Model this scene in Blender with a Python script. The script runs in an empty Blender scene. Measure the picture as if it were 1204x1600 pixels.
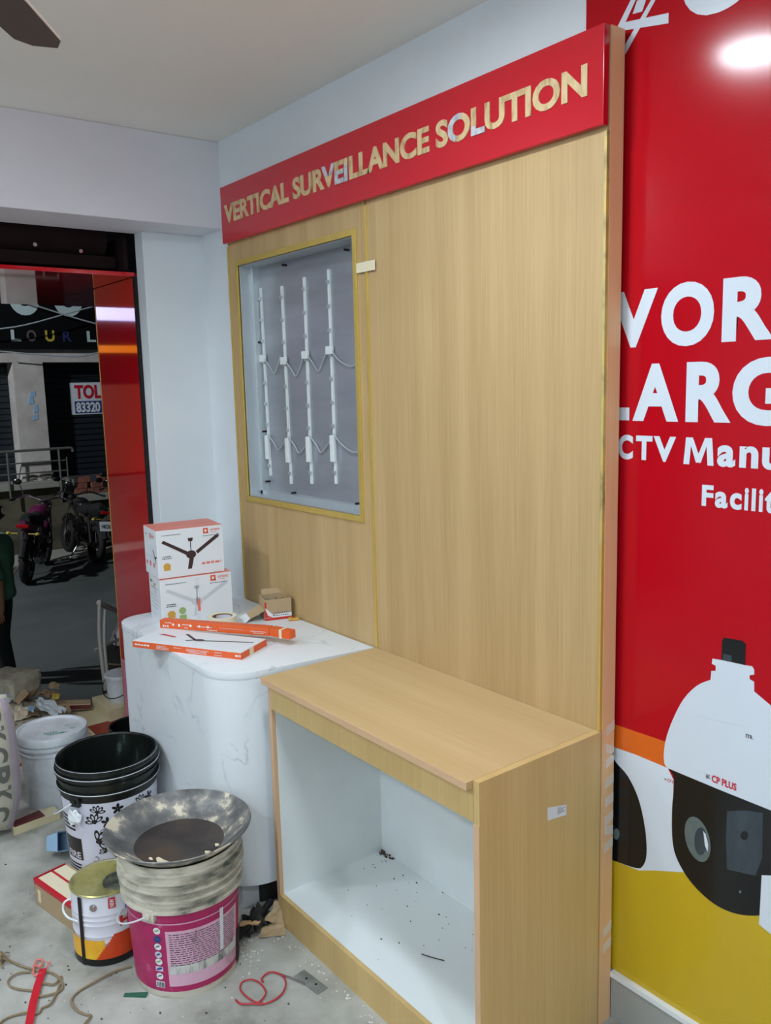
import bpy, bmesh, math, random
from mathutils import Vector, Matrix
S = bpy.context.scene
COL = S.collection
PI = math.pi
rnd = random.Random(7)

# ------------------------------------------------------------------ camera
FPX, YAW, PITCH, ROLL = 1323.66, 0.9154, -0.1484, -0.0254
CAM = Vector((3.0816, -1.6253, 1.6704))
_fw = Vector((-math.sin(YAW)*math.cos(PITCH), math.cos(YAW)*math.cos(PITCH), math.sin(PITCH)))
_r = _fw.cross(Vector((0, 0, 1))).normalized(); _u = _r.cross(_fw)
RT = _r*math.cos(ROLL) + _u*math.sin(ROLL); UP = -_r*math.sin(ROLL) + _u*math.cos(ROLL)
cd = bpy.data.cameras.new('camera'); cam = bpy.data.objects.new('camera', cd); COL.objects.link(cam)
cd.sensor_width = 36; cd.lens = FPX/1600*36; cd.clip_start = 0.02; cd.clip_end = 200
cam.matrix_world = Matrix(((RT.x, UP.x, -_fw.x, CAM.x), (RT.y, UP.y, -_fw.y, CAM.y), (RT.z, UP.z, -_fw.z, CAM.z), (0, 0, 0, 1)))
S.camera = cam
# surveying helpers: where the sight line of a photo point meets a real plane of the room
def _d(x, y): return _fw + RT*((x-602)/FPX) - UP*((y-800)/FPX)
def bz(x, y, z=0): d = _d(x, y); return CAM + d*((z-CAM.z)/d.z)
def bx(x, y, X): d = _d(x, y); return CAM + d*((X-CAM.x)/d.x)
def by(x, y, Y): d = _d(x, y); return CAM + d*((Y-CAM.y)/d.y)

# ------------------------------------------------------------------ world, lights, exposure
w = bpy.data.worlds.new('night'); S.world = w; w.use_nodes = True
w.node_tree.nodes['Background'].inputs[0].default_value = (.35, .42, .5, 1)
w.node_tree.nodes['Background'].inputs[1].default_value = .035
S.view_settings.view_transform = 'Standard'; S.view_settings.look = 'None'
S.view_settings.exposure = 0.15; S.view_settings.gamma = 1; S.view_settings.use_curve_mapping = False
LAMP_POWER = 192
FILL_TUBE_POWER = 18
LAMPS = [(1.62, -.82), (3.6, -1.0), (2.3, -2.75), (3.7, -2.75), (1.0, -2.75), (.02, -2.1)]  # last one is added to brighten the left pillar and beam
STREET_FILL_POWER = 2000

# ------------------------------------------------------------------ materials
def lin(c): return c/12.92 if c <= .04045 else ((c+.055)/1.055)**2.4
def rgb(r, g, b): return (lin(r/255), lin(g/255), lin(b/255), 1)
def new_mat(name):
    m = bpy.data.materials.new(name); m.use_nodes = True
    return m, m.node_tree, m.node_tree.nodes['Principled BSDF']
def plain(name, c, rough=.5, metal=0, var=.06, scale=6, coat=0, emit=0, spec=.5, bump=0, alpha=1, tr=0):
    """colour with a little procedural unevenness"""
    m, t, p = new_mat(name); c = rgb(*c)
    p.inputs['Roughness'].default_value = rough; p.inputs['Metallic'].default_value = metal
    p.inputs['Coat Weight'].default_value = coat; p.inputs['Specular IOR Level'].default_value = spec
    p.inputs['Alpha'].default_value = alpha; p.inputs['Transmission Weight'].default_value = tr
    tc = t.nodes.new('ShaderNodeTexCoord'); nz = t.nodes.new('ShaderNodeTexNoise'); nz.inputs['Scale'].default_value = scale
    nz.inputs['Detail'].default_value = 5
    t.links.new(tc.outputs['Object'], nz.inputs['Vector'])
    mx = t.nodes.new('ShaderNodeMix'); mx.data_type = 'RGBA'
    mx.inputs['A'].default_value = tuple(x*(1-var) for x in c[:3])+(1,); mx.inputs['B'].default_value = tuple(min(1, x*(1+var)) for x in c[:3])+(1,)
    t.links.new(nz.outputs['Fac'], mx.inputs['Factor']); t.links.new(mx.outputs['Result'], p.inputs['Base Color'])
    if bump:
        b = t.nodes.new('ShaderNodeBump'); b.inputs['Strength'].default_value = bump; b.inputs['Distance'].default_value = .01
        t.links.new(nz.outputs['Fac'], b.inputs['Height']); t.links.new(b.outputs['Normal'], p.inputs['Normal'])
    if emit:
        p.inputs['Emission Color'].default_value = c; p.inputs['Emission Strength'].default_value = emit
    return m
def layered(name, stops, scale=(4, 4, 4), detail=8, rough=.6, metal=0, bump=0, dist=0, rough2=None, pos=None, spec=.5):
    """noise through a colour ramp; stops = [(position, (r,g,b))]"""
    m, t, p = new_mat(name)
    p.inputs['Roughness'].default_value = rough; p.inputs['Metallic'].default_value = metal; p.inputs['Specular IOR Level'].default_value = spec
    tc = t.nodes.new('ShaderNodeTexCoord'); mp = t.nodes.new('ShaderNodeMapping'); mp.inputs['Scale'].default_value = scale
    nz = t.nodes.new('ShaderNodeTexNoise'); nz.inputs['Scale'].default_value = 1; nz.inputs['Detail'].default_value = detail
    nz.inputs['Roughness'].default_value = .6; nz.inputs['Distortion'].default_value = dist
    t.links.new(tc.outputs['Object'], mp.inputs['Vector']); t.links.new(mp.outputs['Vector'], nz.inputs['Vector'])
    cr = t.nodes.new('ShaderNodeValToRGB'); e = cr.color_ramp.elements
    while len(e) < len(stops): e.new(.5)
    for k, (q, c) in enumerate(stops): e[k].position = q; e[k].color = rgb(*c)
    t.links.new(nz.outputs['Fac'], cr.inputs['Fac']); t.links.new(cr.outputs['Color'], p.inputs['Base Color'])
    if bump:
        b = t.nodes.new('ShaderNodeBump'); b.inputs['Strength'].default_value = bump; b.inputs['Distance'].default_value = .01
        t.links.new(nz.outputs['Fac'], b.inputs['Height']); t.links.new(b.outputs['Normal'], p.inputs['Normal'])
    return m
def wood(name, c1, c2, axis=2, rough=.42):
    """fine straight-grained laminate, grain along the axis"""
    m, t, p = new_mat(name); p.inputs['Roughness'].default_value = rough; p.inputs['Specular IOR Level'].default_value = .35
    tc = t.nodes.new('ShaderNodeTexCoord'); last = None
    for k, (a, s) in enumerate((((220, 3.5), .45), ((14, .5), .55))):
        mp = t.nodes.new('ShaderNodeMapping'); v = [a[0]]*3; v[axis] = a[1]; mp.inputs['Scale'].default_value = v
        nz = t.nodes.new('ShaderNodeTexNoise'); nz.inputs['Scale'].default_value = 1; nz.inputs['Detail'].default_value = 3
        t.links.new(tc.outputs['Object'], mp.inputs['Vector']); t.links.new(mp.outputs['Vector'], nz.inputs['Vector'])
        ml = t.nodes.new('ShaderNodeMath'); ml.operation = 'MULTIPLY'; ml.inputs[1].default_value = s
        t.links.new(nz.outputs['Fac'], ml.inputs[0])
        if last is None: last = ml
        else:
            ad = t.nodes.new('ShaderNodeMath'); ad.operation = 'ADD'; t.links.new(last.outputs[0], ad.inputs[0]); t.links.new(ml.outputs[0], ad.inputs[1]); last = ad
    cr = t.nodes.new('ShaderNodeValToRGB'); e = cr.color_ramp.elements
    e[0].position = .33; e[0].color = rgb(*c1); e[1].position = .66; e[1].color = rgb(*c2)
    t.links.new(last.outputs[0], cr.inputs['Fac']); t.links.new(cr.outputs['Color'], p.inputs['Base Color'])
    return m
M = {}
M['wall'] = layered('wall_paint', [(.3, (218, 224, 229)), (.7, (228, 233, 237))], (2, 2, 2), rough=.75, bump=.05)
M['beam'] = layered('beam_paint', [(.25, (218, 216, 225)), (.6, (228, 227, 234))], (1.5, 1.5, 3), rough=.7, bump=.06)
M['ceiling'] = layered('ceiling_paint', [(.3, (238, 235, 229)), (.7, (242, 239, 234))], (1, 1, 1), rough=.9)
M['concrete'] = layered('dusty_concrete', [(.3, (110, 108, 100)), (.43, (152, 151, 143)), (.58, (174, 174, 167)), (.8, (196, 196, 190))], (3.4, 3.4, 3.4), 12, .85, bump=.25)
M['wood'] = wood('beige_laminate', (172, 142, 96), (194, 164, 118))
M['woodh'] = wood('beige_laminate_lengthwise', (187, 157, 111), (202, 174, 129), 0)
M['wood2'] = wood('tan_edge_laminate', (220, 176, 130), (230, 186, 140))
M['woodside'] = wood('cabinet_laminate', (194, 162, 106), (210, 180, 123))
M['edge'] = plain('edge_band', (206, 168, 132), .5)
M['whitelam'] = layered('white_laminate', [(.25, (203, 211, 211)), (.5, (222, 228, 229))], (1.2, 1.2, 1.2), rough=.4)
M['gold'] = plain('gold_trim', (206, 176, 92), .38, .35, .12, 30)
M['goldrough'] = layered('glue_stained_gold', [(.35, (150, 136, 84)), (.5, (194, 176, 112)), (.62, (208, 184, 104))], (30, 30, 14), rough=.5, metal=.3)
M['red'] = plain('red_acrylic', (188, 18, 36), .16, 0, .04, 3, coat=.3)
M['redACP'] = plain('red_cladding', (196, 16, 30), .06, 0, .05, 2, coat=1)
M['redPoster'] = plain('red_vinyl', (176, 11, 25), .14, 0, .03, 2, spec=.22)
M['white'] = plain('white_print', (208, 215, 224), .25, 0, .01)
M['orangeP'] = plain('orange_print', (214, 98, 28), .15, 0, .03)
M['yellowP'] = plain('yellow_print', (196, 164, 30), .15, 0, .05, 3)
M['blackP'] = plain('black_print', (16, 18, 20), .15, 0, .1)
M['greyP'] = layered('grey_print', [(.3, (36, 44, 50)), (.7, (66, 78, 86))], (9, 1, 3), rough=.15)
M['lensP'] = plain('lens_print', (92, 104, 102), .15, 0, .25, 40)
M['redtext'] = plain('red_ink', (196, 30, 52), .4)
M['darktext'] = plain('dark_ink', (48, 50, 56), .4)
M['letter'] = layered('stripped_letter_board', [(.3, (150, 120, 78)), (.5, (206, 178, 132)), (.75, (220, 194, 150))], (60, 60, 18), rough=.6)
M['silver'] = layered('peeling_mirror_film', [(.4, (196, 198, 206)), (.62, (240, 242, 246))], (50, 50, 50), rough=.25, metal=.5)
M['galv'] = layered('galvanised_sheet', [(.3, (150, 154, 162)), (.7, (172, 176, 184))], (2, 2, 9), rough=.36, metal=.4)
M['alu'] = plain('aluminium_frame', (196, 204, 208), .35, .5, .06)
M['led'] = plain('led_strip_white', (222, 228, 228), .45)
M['cable'] = plain('grey_cable', (170, 178, 182), .5)
M['tape'] = plain('frosted_tape', (240, 226, 210), .45, alpha=.8)
M['masking'] = plain('masking_tape', (226, 214, 184), .6)
def marble():
    m, t, p = new_mat('white_marble_laminate'); p.inputs['Roughness'].default_value = .38
    tc = t.nodes.new('ShaderNodeTexCoord')
    def nz(sc, d, dist):
        n = t.nodes.new('ShaderNodeTexNoise'); n.inputs['Scale'].default_value = sc; n.inputs['Detail'].default_value = d; n.inputs['Distortion'].default_value = dist
        t.links.new(tc.outputs['Object'], n.inputs['Vector']); return n
    a = nz(4.2, 8, .7); b = nz(7, 4, 0)
    s = t.nodes.new('ShaderNodeMath'); s.operation = 'SUBTRACT'; s.inputs[1].default_value = .5; t.links.new(a.outputs['Fac'], s.inputs[0])
    q = t.nodes.new('ShaderNodeMath'); q.operation = 'ABSOLUTE'; t.links.new(s.outputs[0], q.inputs[0])
    cr = t.nodes.new('ShaderNodeValToRGB'); e = cr.color_ramp.elements; e[0].position = 0; e[0].color = rgb(192, 200, 207); e[1].position = .014; e[1].color = rgb(222, 227, 231)
    t.links.new(q.outputs[0], cr.inputs['Fac'])
    c2 = t.nodes.new('ShaderNodeValToRGB'); e = c2.color_ramp.elements; e[0].position = .4; e[0].color = (1, 1, 1, 1); e[1].position = .62; e[1].color = (0, 0, 0, 1)
    t.links.new(b.outputs['Fac'], c2.inputs['Fac'])
    mx = t.nodes.new('ShaderNodeMix'); mx.data_type = 'RGBA'; mx.inputs['B'].default_value = rgb(222, 227, 231)
    t.links.new(c2.outputs['Color'], mx.inputs['Factor']); t.links.new(cr.outputs['Color'], mx.inputs['A']); t.links.new(mx.outputs['Result'], p.inputs['Base Color'])
    return m
M['marble'] = marble()
M['dark'] = plain('dark_metal', (30, 22, 22), .5, .2, .2)
M['black'] = plain('black_plastic', (20, 22, 21), .3, 0, .2)
M['rubber'] = plain('rubber', (16, 16, 17), .8)
M['steel'] = plain('stainless_steel', (190, 190, 190), .2, 1, .05)
M['asphalt'] = layered('asphalt', [(.3, (54, 59, 58)), (.7, (72, 77, 75))], (1.2, 1.2, 1.2), 14, .9)
M['plaster'] = layered('street_plaster', [(.3, (176, 168, 160)), (.7, (206, 200, 196))], (3, 3, 3), 8, .85)
M['oldwall'] = layered('stained_plinth', [(.3, (50, 47, 38)), (.5, (88, 82, 66)), (.75, (112, 106, 88))], (1.5, 1.1, 2.2), 8, .9)
M['ledge'] = plain('pale_ledge', (150, 150, 140), .8, 0, .12)
M['shutter'] = plain('dark_shutter', (38, 45, 52), .5, .3, .1)
M['signblack'] = plain('black_sign_board', (12, 13, 14), .8, spec=.1)
M['darkmatte'] = plain('dark_painted_metal', (38, 26, 26), .85, spec=.15)
M['satindark'] = plain('dull_steel', (112, 112, 106), .4, .3)
M['satin'] = plain('satin_steel', (186, 186, 178), .35, .35)
M['sgnwhite'] = plain('white_sign_letter', (186, 204, 204), .5)
M['sgnyellow'] = plain('yellow_sign_letter', (190, 170, 70), .5)
M['sgnblue'] = plain('blue_sign_letter', (42, 46, 92), .5)
M['sgnbrown'] = plain('brown_sign_letter', (92, 80, 84), .5)
M['bluebd'] = plain('blue_board', (44, 62, 124), .5)
M['paper'] = plain('white_paper', (216, 222, 226), .6, 0, .05)
M['brick'] = layered('old_brick', [(.3, (112, 66, 52)), (.7, (150, 92, 76))], (14, 14, 14), rough=.9)
M['tilebeige'] = plain('beige_tile', (206, 194, 158), .35, 0, .07, 5)
M['tilered'] = plain('terracotta_tile', (146, 58, 38), .4, 0, .12, 5)
M['stone'] = layered('rough_stone', [(.3, (134, 128, 108)), (.7, (182, 178, 160))], (9, 9, 9), 10, .95, bump=.6)
M['card'] = plain('brown_cardboard', (176, 152, 118), .8, 0, .1, 12)
M['carddk'] = plain('dark_cardboard', (120, 98, 70), .85, 0, .15, 12)
M['boxwhite'] = plain('white_carton', (224, 228, 232), .5, 0, .02)
M['salmon'] = plain('salmon_carton_top', (226, 132, 116), .5, 0, .04)
M['orange'] = plain('orange_carton', (222, 92, 36), .45, 0, .05)
M['orangetxt'] = plain('orange_ink', (226, 84, 34), .5)
M['palepink'] = plain('pale_red_ink', (226, 120, 110), .5)
M['fanbrown'] = plain('brown_fan_print', (58, 36, 36), .5)
M['fangrey'] = plain('pale_grey_print', (196, 203, 207), .5)
M['ingrey'] = plain('grey_ink', (120, 124, 128), .6)
M['goldink'] = plain('gold_seal_print', (206, 158, 62), .5)
M['green'] = plain('green_ink', (150, 176, 110), .6)
M['cream'] = plain('cream_tape_roll', (222, 216, 190), .55)
M['brownin'] = plain('brown_core', (128, 92, 62), .7)
M['pailblack'] = layered('paint_splashed_black_plastic', [(.5, (20, 24, 22)), (.62, (30, 36, 33)), (.72, (78, 88, 84))], (16, 16, 7), 8, .28)
M['pailwhite'] = layered('dirty_white_plastic', [(.3, (178, 182, 184)), (.55, (210, 216, 222))], (6, 6, 6), 6, .45)
M['pailcream'] = layered('cement_smeared_plastic', [(.3, (92, 100, 92)), (.42, (170, 164, 148)), (.55, (206, 200, 184)), (.8, (214, 210, 198))], (9, 9, 26), 7, .65, bump=.2)
M['magenta'] = layered('scuffed_magenta_label', [(.3, (158, 20, 82)), (.62, (178, 34, 96)), (.78, (206, 150, 172))], (14, 14, 9), 9, .45)
M['pinklab'] = layered('stained_pink_label', [(.3, (150, 128, 132)), (.42, (214, 166, 190)), (.7, (222, 178, 200))], (22, 22, 7), 8, .55)
M['stain'] = layered('white_smeared_strip', [(.35, (110, 114, 110)), (.5, (200, 200, 196)), (.8, (222, 222, 220))], (30, 30, 9), 8, .6)
M['lab'] = plain('white_label', (208, 208, 222), .45, 0, .03)
M['canwhite'] = plain('white_can', (222, 222, 232), .35, 0, .02)
M['canlid'] = layered('yellow_smeared_lid', [(.3, (136, 136, 110)), (.5, (186, 178, 110)), (.7, (206, 200, 140))], (16, 16, 16), 7, .3, .5)
M['canyellow'] = layered('yellow_flame_print', [(.38, (240, 204, 50)), (.72, (236, 150, 40))], (12, 12, 5), 3, .35)
M['canred'] = layered('red_flame_print', [(.35, (196, 40, 20)), (.75, (218, 84, 26))], (9, 9, 5), 3, .35)
M['redlab'] = plain('red_label', (206, 36, 34), .4)
M['bluetxt'] = plain('blue_ink', (50, 72, 150), .4)
M['capgrey'] = layered('grey_cap', [(.35, (52, 56, 50)), (.6, (112, 116, 100))], (40, 40, 40), rough=.35, metal=.3)
M['tray'] = layered('cement_caked_iron', [(.3, (66, 66, 67)), (.48, (106, 106, 106)), (.555, (140, 137, 130)), (.6, (208, 198, 176))], (11, 11, 11), 10, .42, .25, bump=.35)
M['traydark'] = layered('rusty_iron', [(.3, (44, 42, 44)), (.55, (74, 66, 62)), (.72, (96, 72, 48))], (7, 7, 7), 7, .45, .3)
M['bag'] = layered('woven_cement_bag', [(.3, (176, 170, 156)), (.7, (204, 198, 182))], (6, 6, 6), 6, .8, bump=.2)
M['bagedge'] = plain('lilac_bag_edge', (180, 168, 178), .8, 0, .08)
M['bagtxt'] = plain('worn_grey_ink', (104, 106, 98), .8, 0, .1)
M['rope'] = plain('jute_string', (136, 118, 92), .9, 0, .15, 60)
M['ribbon'] = plain('red_strap', (196, 30, 46), .45, 0, .2, 20)
M['redwire'] = plain('red_wire', (186, 36, 48), .4)
M['metalstrip'] = layered('zinc_strip', [(.35, (112, 116, 112)), (.6, (142, 146, 142))], (12, 12, 12), rough=.55, metal=.3)
M['greenstrip'] = plain('green_plastic', (40, 96, 76), .5)
M['greenmark'] = plain('green_marker', (40, 160, 130), .5)
M['blueplas'] = plain('pale_blue_plastic', (150, 184, 214), .45, 0, .1)
M['maroon'] = plain('maroon_glaze', (94, 42, 42), .35, 0, .15, 20)
M['crumb'] = plain('plaster_crumbs', (206, 204, 196), .9)
M['grime'] = plain('dark_grit', (70, 62, 52), .95)
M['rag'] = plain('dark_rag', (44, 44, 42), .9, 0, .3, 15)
M['skin'] = plain('skin', (166, 118, 88), .55)
M['shirt'] = plain('green_cotton', (70, 110, 84), .9, 0, .1, 10)
M['trouser'] = plain('black_denim', (22, 25, 28), .9, 0, .15, 10)
M['hair'] = plain('black_hair', (28, 22, 20), .7)
M['shoe'] = plain('dark_shoe', (36, 32, 30), .6)
M['bikeblack'] = plain('black_bike_paint', (18, 18, 20), .25, 0, .1, coat=.5)
M['bikepink'] = plain('magenta_bike_paint', (92, 26, 62), .3)
M['chrome'] = plain('chrome', (200, 200, 205), .12, 1)
M['tail'] = plain('red_lens', (150, 14, 20), .2, emit=.05)
M['headl'] = plain('clear_lens', (230, 236, 240), .1)
M['fanblade'] = plain('brown_fan_blade', (92, 78, 70), .5)
M['film'] = plain('pink_protective_film', (214, 130, 160), .35)
M['grout'] = plain('grey_mortar', (120, 116, 106), .9)
M['skirt'] = plain('grey_skirting_tile', (156, 158, 154), .4, 0, .06)
def emitter(name, c, s):
    m, t, p = new_mat(name); p.inputs['Base Color'].default_value = (.02, .02, .02, 1)
    p.inputs['Emission Color'].default_value = rgb(*c); p.inputs['Emission Strength'].default_value = s; return m
M['lamp'] = emitter('led_diffuser', (232, 246, 255), LAMP_POWER)
M['tube'] = emitter('fill_tube_glow', (232, 246, 255), FILL_TUBE_POWER)
M['litwhite'] = emitter('lit_white_sign', (200, 200, 255), 4)
M['litorange'] = emitter('lit_orange_sign', (255, 140, 20), 1.6)
M['litwarm'] = emitter('lit_shop_interior', (255, 120, 60), .14)
M['streetfill'] = emitter('street_fill_lens', (225, 235, 255), 8)

# ------------------------------------------------------------------ geometry helpers
class G:
    def __init__(s): s.V = []; s.F = []; s.T = Matrix.Identity(4)
    def add(s, vs, fs):
        o = len(s.V); s.V += [s.T @ Vector(v) for v in vs]; s.F += [tuple(i+o for i in f) for f in fs]; return s
    def box(s, x0, x1, y0, y1, z0, z1):
        return s.add([(x, y, z) for z in (z0, z1) for y in (y0, y1) for x in (x0, x1)],
                     [(0, 2, 3, 1), (4, 5, 7, 6), (0, 1, 5, 4), (1, 3, 7, 5), (3, 2, 6, 7), (2, 0, 4, 6)])
    def hexa(s, bot, top):
        """box from four bottom and four top corners, same order"""
        n = len(bot); return s.add(list(bot)+list(top), [tuple(range(n))[::-1], tuple(range(n, 2*n))]+[(i, (i+1) % n, (i+1) % n+n, i+n) for i in range(n)])
    def lathe(s, prof, n=48, a0=0, a1=2*PI):
        full = abs(a1-a0-2*PI) < 1e-6; m = n if full else n+1
        vs = [(r*math.cos(a0+(a1-a0)*i/n), r*math.sin(a0+(a1-a0)*i/n), z) for r, z in prof for i in range(m)]
        fs = []
        for k in range(len(prof)-1):
            for i in range(n):
                j = (i+1) % m; fs.append((k*m+i, k*m+j, (k+1)*m+j, (k+1)*m+i))
        return s.add(vs, fs)
    def tube(s, pts, r, n=8, smooth=0, closed=False):
        P = [Vector(p) for p in pts]
        if smooth:
            Q = []
            L = len(P)
            for i in range(L if closed else L-1):
                g = lambda k: P[k % L] if closed else P[max(0, min(L-1, k))]
                p0, p1, p2, p3 = g(i-1), g(i), g(i+1), g(i+2)
                for k in range(smooth):
                    t = k/smooth; Q.append(.5*((2*p1)+(p2-p0)*t+(2*p0-5*p1+4*p2-p3)*t*t+(3*p1-p0-3*p2+p3)*t**3))
            if not closed: Q.append(P[-1])
            P = Q
        rs = r if isinstance(r, (list, tuple)) else [r]*len(P)
        if len(rs) != len(P): rs = [rs[min(len(rs)-1, int(i*len(rs)/len(P)))] for i in range(len(P))]
        vs = []; fs = []; nrm = None; L = len(P)
        for i, p in enumerate(P):
            if closed: tg = P[(i+1) % L]-P[i-1]
            else: tg = P[min(i+1, L-1)]-P[max(i-1, 0)]
            tg.normalize()
            if nrm is None: nrm = tg.orthogonal().normalized()
            nrm = (nrm-tg*nrm.dot(tg)).normalized(); b = tg.cross(nrm)
            vs += [p+(nrm*math.cos(2*PI*k/n)+b*math.sin(2*PI*k/n))*rs[i] for k in range(n)]
        for i in range(L if closed else L-1):
            j = (i+1) % L
            for k in range(n): fs.append((i*n+k, i*n+(k+1) % n, j*n+(k+1) % n, j*n+k))
        if not closed: fs += [tuple(range(n))[::-1], tuple(range((L-1)*n, L*n))]
        return s.add(vs, fs)
    def cyl(s, c, r, h, n=24, ax='z', r2=None):
        r2 = r if r2 is None else r2; d = {'x': Vector((h, 0, 0)), 'y': Vector((0, h, 0)), 'z': Vector((0, 0, h))}[ax]
        return s.tube([Vector(c), Vector(c)+d], [r, r2], n)
    def prism(s, poly, fn, w0, w1):
        """polygon (u,v) pushed from w0 to w1; fn maps (u,v,w) to space"""
        n = len(poly)
        return s.add([fn(u, v, w0) for u, v in poly]+[fn(u, v, w1) for u, v in poly],
                     [tuple(range(n)), tuple(range(n, 2*n))[::-1]]+[(i, i+n, (i+1) % n+n, (i+1) % n) for i in range(n)])
    def blob(s, c, rx, ry, rz, seed=0, jag=.2, n=8):
        q = random.Random(seed); vs = []; fs = []
        for k in range(1, n//2+1):
            th = PI*k/(n//2+1)
            for i in range(n):
                j = 1+jag*(q.random()-.5)*2
                vs.append((c[0]+rx*j*math.sin(th)*math.cos(2*PI*i/n), c[1]+ry*j*math.sin(th)*math.sin(2*PI*i/n), c[2]+rz*j*math.cos(th)))
        m = n//2
        for k in range(m-1):
            for i in range(n): fs.append((k*n+i, (k+1)*n+i, (k+1)*n+(i+1) % n, k*n+(i+1) % n))
        fs += [tuple(range(n)), tuple(range((m-1)*n, m*n))[::-1]]
        return s.add(vs, fs)
def rect(x0, x1, z0, z1): return [(x0, z0), (x1, z0), (x1, z1), (x0, z1)]
def disc(cx, cy, rx, ry=None, n=28): ry = ry or rx; return [(cx+rx*math.cos(2*PI*i/n), cy+ry*math.sin(2*PI*i/n)) for i in range(n)]
def obj(name, g, mat, parent=None, smooth=False, bevel=0, **props):
    me = bpy.data.meshes.new(name); me.from_pydata([tuple(v) for v in g.V], [], g.F); me.update()
    bm = bmesh.new(); bm.from_mesh(me)
    bmesh.ops.recalc_face_normals(bm, faces=bm.faces)
    if bevel:
        ed = [e for e in bm.edges if len(e.link_faces) == 2 and e.calc_face_angle(0) > .6]
        bmesh.ops.bevel(bm, geom=ed, offset=bevel, segments=2, profile=.6, affect='EDGES', clamp_overlap=True)
    bm.to_mesh(me); bm.free()
    me.materials.append(mat if not isinstance(mat, str) else M[mat])
    if smooth:
        for p in me.polygons: p.use_smooth = True
        me.set_sharp_from_angle(angle=math.radians(38))
    o = bpy.data.objects.new(name, me); COL.objects.link(o)
    if parent: o.parent = parent
    for k, v in props.items(): o[k] = v
    return o
def tag(o, label, cat, group=None, kind=None):
    o['label'] = label; o['category'] = cat
    if group: o['group'] = group
    if kind: o['kind'] = kind
    return o
def thing(name, label, cat, loc=(0, 0, 0), rz=0, group=None, rot=None):
    o = bpy.data.objects.new(name, None); COL.objects.link(o); o.location = loc; o.rotation_euler = rot or (0, 0, rz); o.empty_display_size = .05
    return tag(o, label, cat, group)
def struct(name, g, mat, **k): o = obj(name, g, mat, **k); o['kind'] = 'structure'; return o
_tc = {}
def text2d(s, bold=0, res=6):
    """letter outlines as flat triangles, fitted to the unit box"""
    key = (s, bold)
    if key in _tc: return _tc[key]
    cu = bpy.data.curves.new('t', 'FONT'); cu.body = s; cu.offset = bold; cu.resolution_u = res; cu.fill_mode = 'FRONT' if False else 'BOTH'
    o = bpy.data.objects.new('t', cu); me = bpy.data.meshes.new_from_object(o)
    vs = [(v.co.x, v.co.y) for v in me.vertices]; fs = [tuple(p.vertices) for p in me.polygons]
    bpy.data.objects.remove(o); bpy.data.curves.remove(cu); bpy.data.meshes.remove(me)
    x0 = min(v[0] for v in vs); x1 = max(v[0] for v in vs); y0 = min(v[1] for v in vs); y1 = max(v[1] for v in vs)
    r = ([((x-x0)/(x1-x0), (y-y0)/(y1-y0)) for x, y in vs], fs); _tc[key] = r; return r
def put_text(g, s, fn, u0, u1, v0, v1, bold=.02, w=0.0, rot=False):
    vs, fs = text2d(s, bold)
    if rot == 'cw': vs = [(y, 1-x) for x, y in vs]
    if rot == 'ccw': vs = [(1-y, x) for x, y in vs]
    return g.add([fn(u0+(u1-u0)*x, v0+(v1-v0)*y, w) for x, y in vs], fs)
def flat(g, poly, fn, w=0.0):
    return g.add([fn(u, v, w) for u, v in poly], [tuple(range(len(poly)))])

# ------------------------------------------------------------------ structure of the shop
W, HC, YW, ZC = 1.82, .809, .064, 2.656
XB, XO = -.16, -.44         # beam face, outer face of the wall
# floor of dusty concrete
struct('floor', G().box(-.8, 4.55, -3.9, .3, -.15, 0), 'concrete')
struct('ceiling', G().box(-.6, 4.55, -3.9, .3, ZC, ZC+.12), 'ceiling')
g = G()
g.box(-.36, .05, YW, .3, 0, ZC).box(.86, 4.4, YW, .3, 0, ZC).box(.05, .86, YW, .3, 0, 1.22).box(.05, .86, YW, .3, 2.16, ZC).box(.05, .86, .1, .3, 1.22, 2.16)
struct('wall_back', g, 'wall')
struct('wall_right', G().box(4.4, 4.55, -3.9, .3, 0, ZC), 'wall')
struct('wall_front', G().box(-.44, 4.4, -3.9, -3.75, 0, ZC), 'wall')
struct('trim_1', G().box(XO, XB, -3.75, .3, 2.319, ZC), 'beam', bevel=.004)        # beam over the shop front
struct('wall_left', G().box(XO, -.357, -.2, .3, 0, 2.319), 'wall', bevel=.004)    # pillar
sk = struct('baseboard_back', G().box(W+.0015, 4.4, YW-.012, YW, 0, .12), 'skirt')
obj('skirting_ledge', G().box(W+.0015, 4.4, YW-.016, YW, .12, .134), 'boxwhite', sk)

# ------------------------------------------------------------------ landing, road
land = struct('trim_2', G().box(-1.36, -.8, -3.2, .3, -.95, -.012).box(-1.622, -1.36, -3.2, -.354, -.95, -.012), 'grout')
t0 = .262
for i in range(-1, 4):
    for j in range(2 if i < 0 else 0, 9):
        x1 = -1.36+i*t0; x2 = min(x1+t0, -.8); y2 = .17-.0-(j*t0) ; y1 = y2-t0
        if x2-x1 < .03: continue
        red = (i+j) % 2 == 0
        obj('floor_tile', G().box(x1+.0015, x2-.0015, y1+.0015, y2-.0015, -.013, rnd.uniform(-.0012, 0)), 'tilered' if red else 'tilebeige', land)
struct('trim_3', G().box(-1.33, -1.08, -.245, .3, -.013, .062), 'tilebeige', bevel=.004)
struct('ground', G().box(-13, -1.36, -14, 14, -1.1, -.95), 'asphalt')
struct('pavement', G().box(-11.5, -10.55, -14, 14, -.96, -.935), 'ledge')

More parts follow.
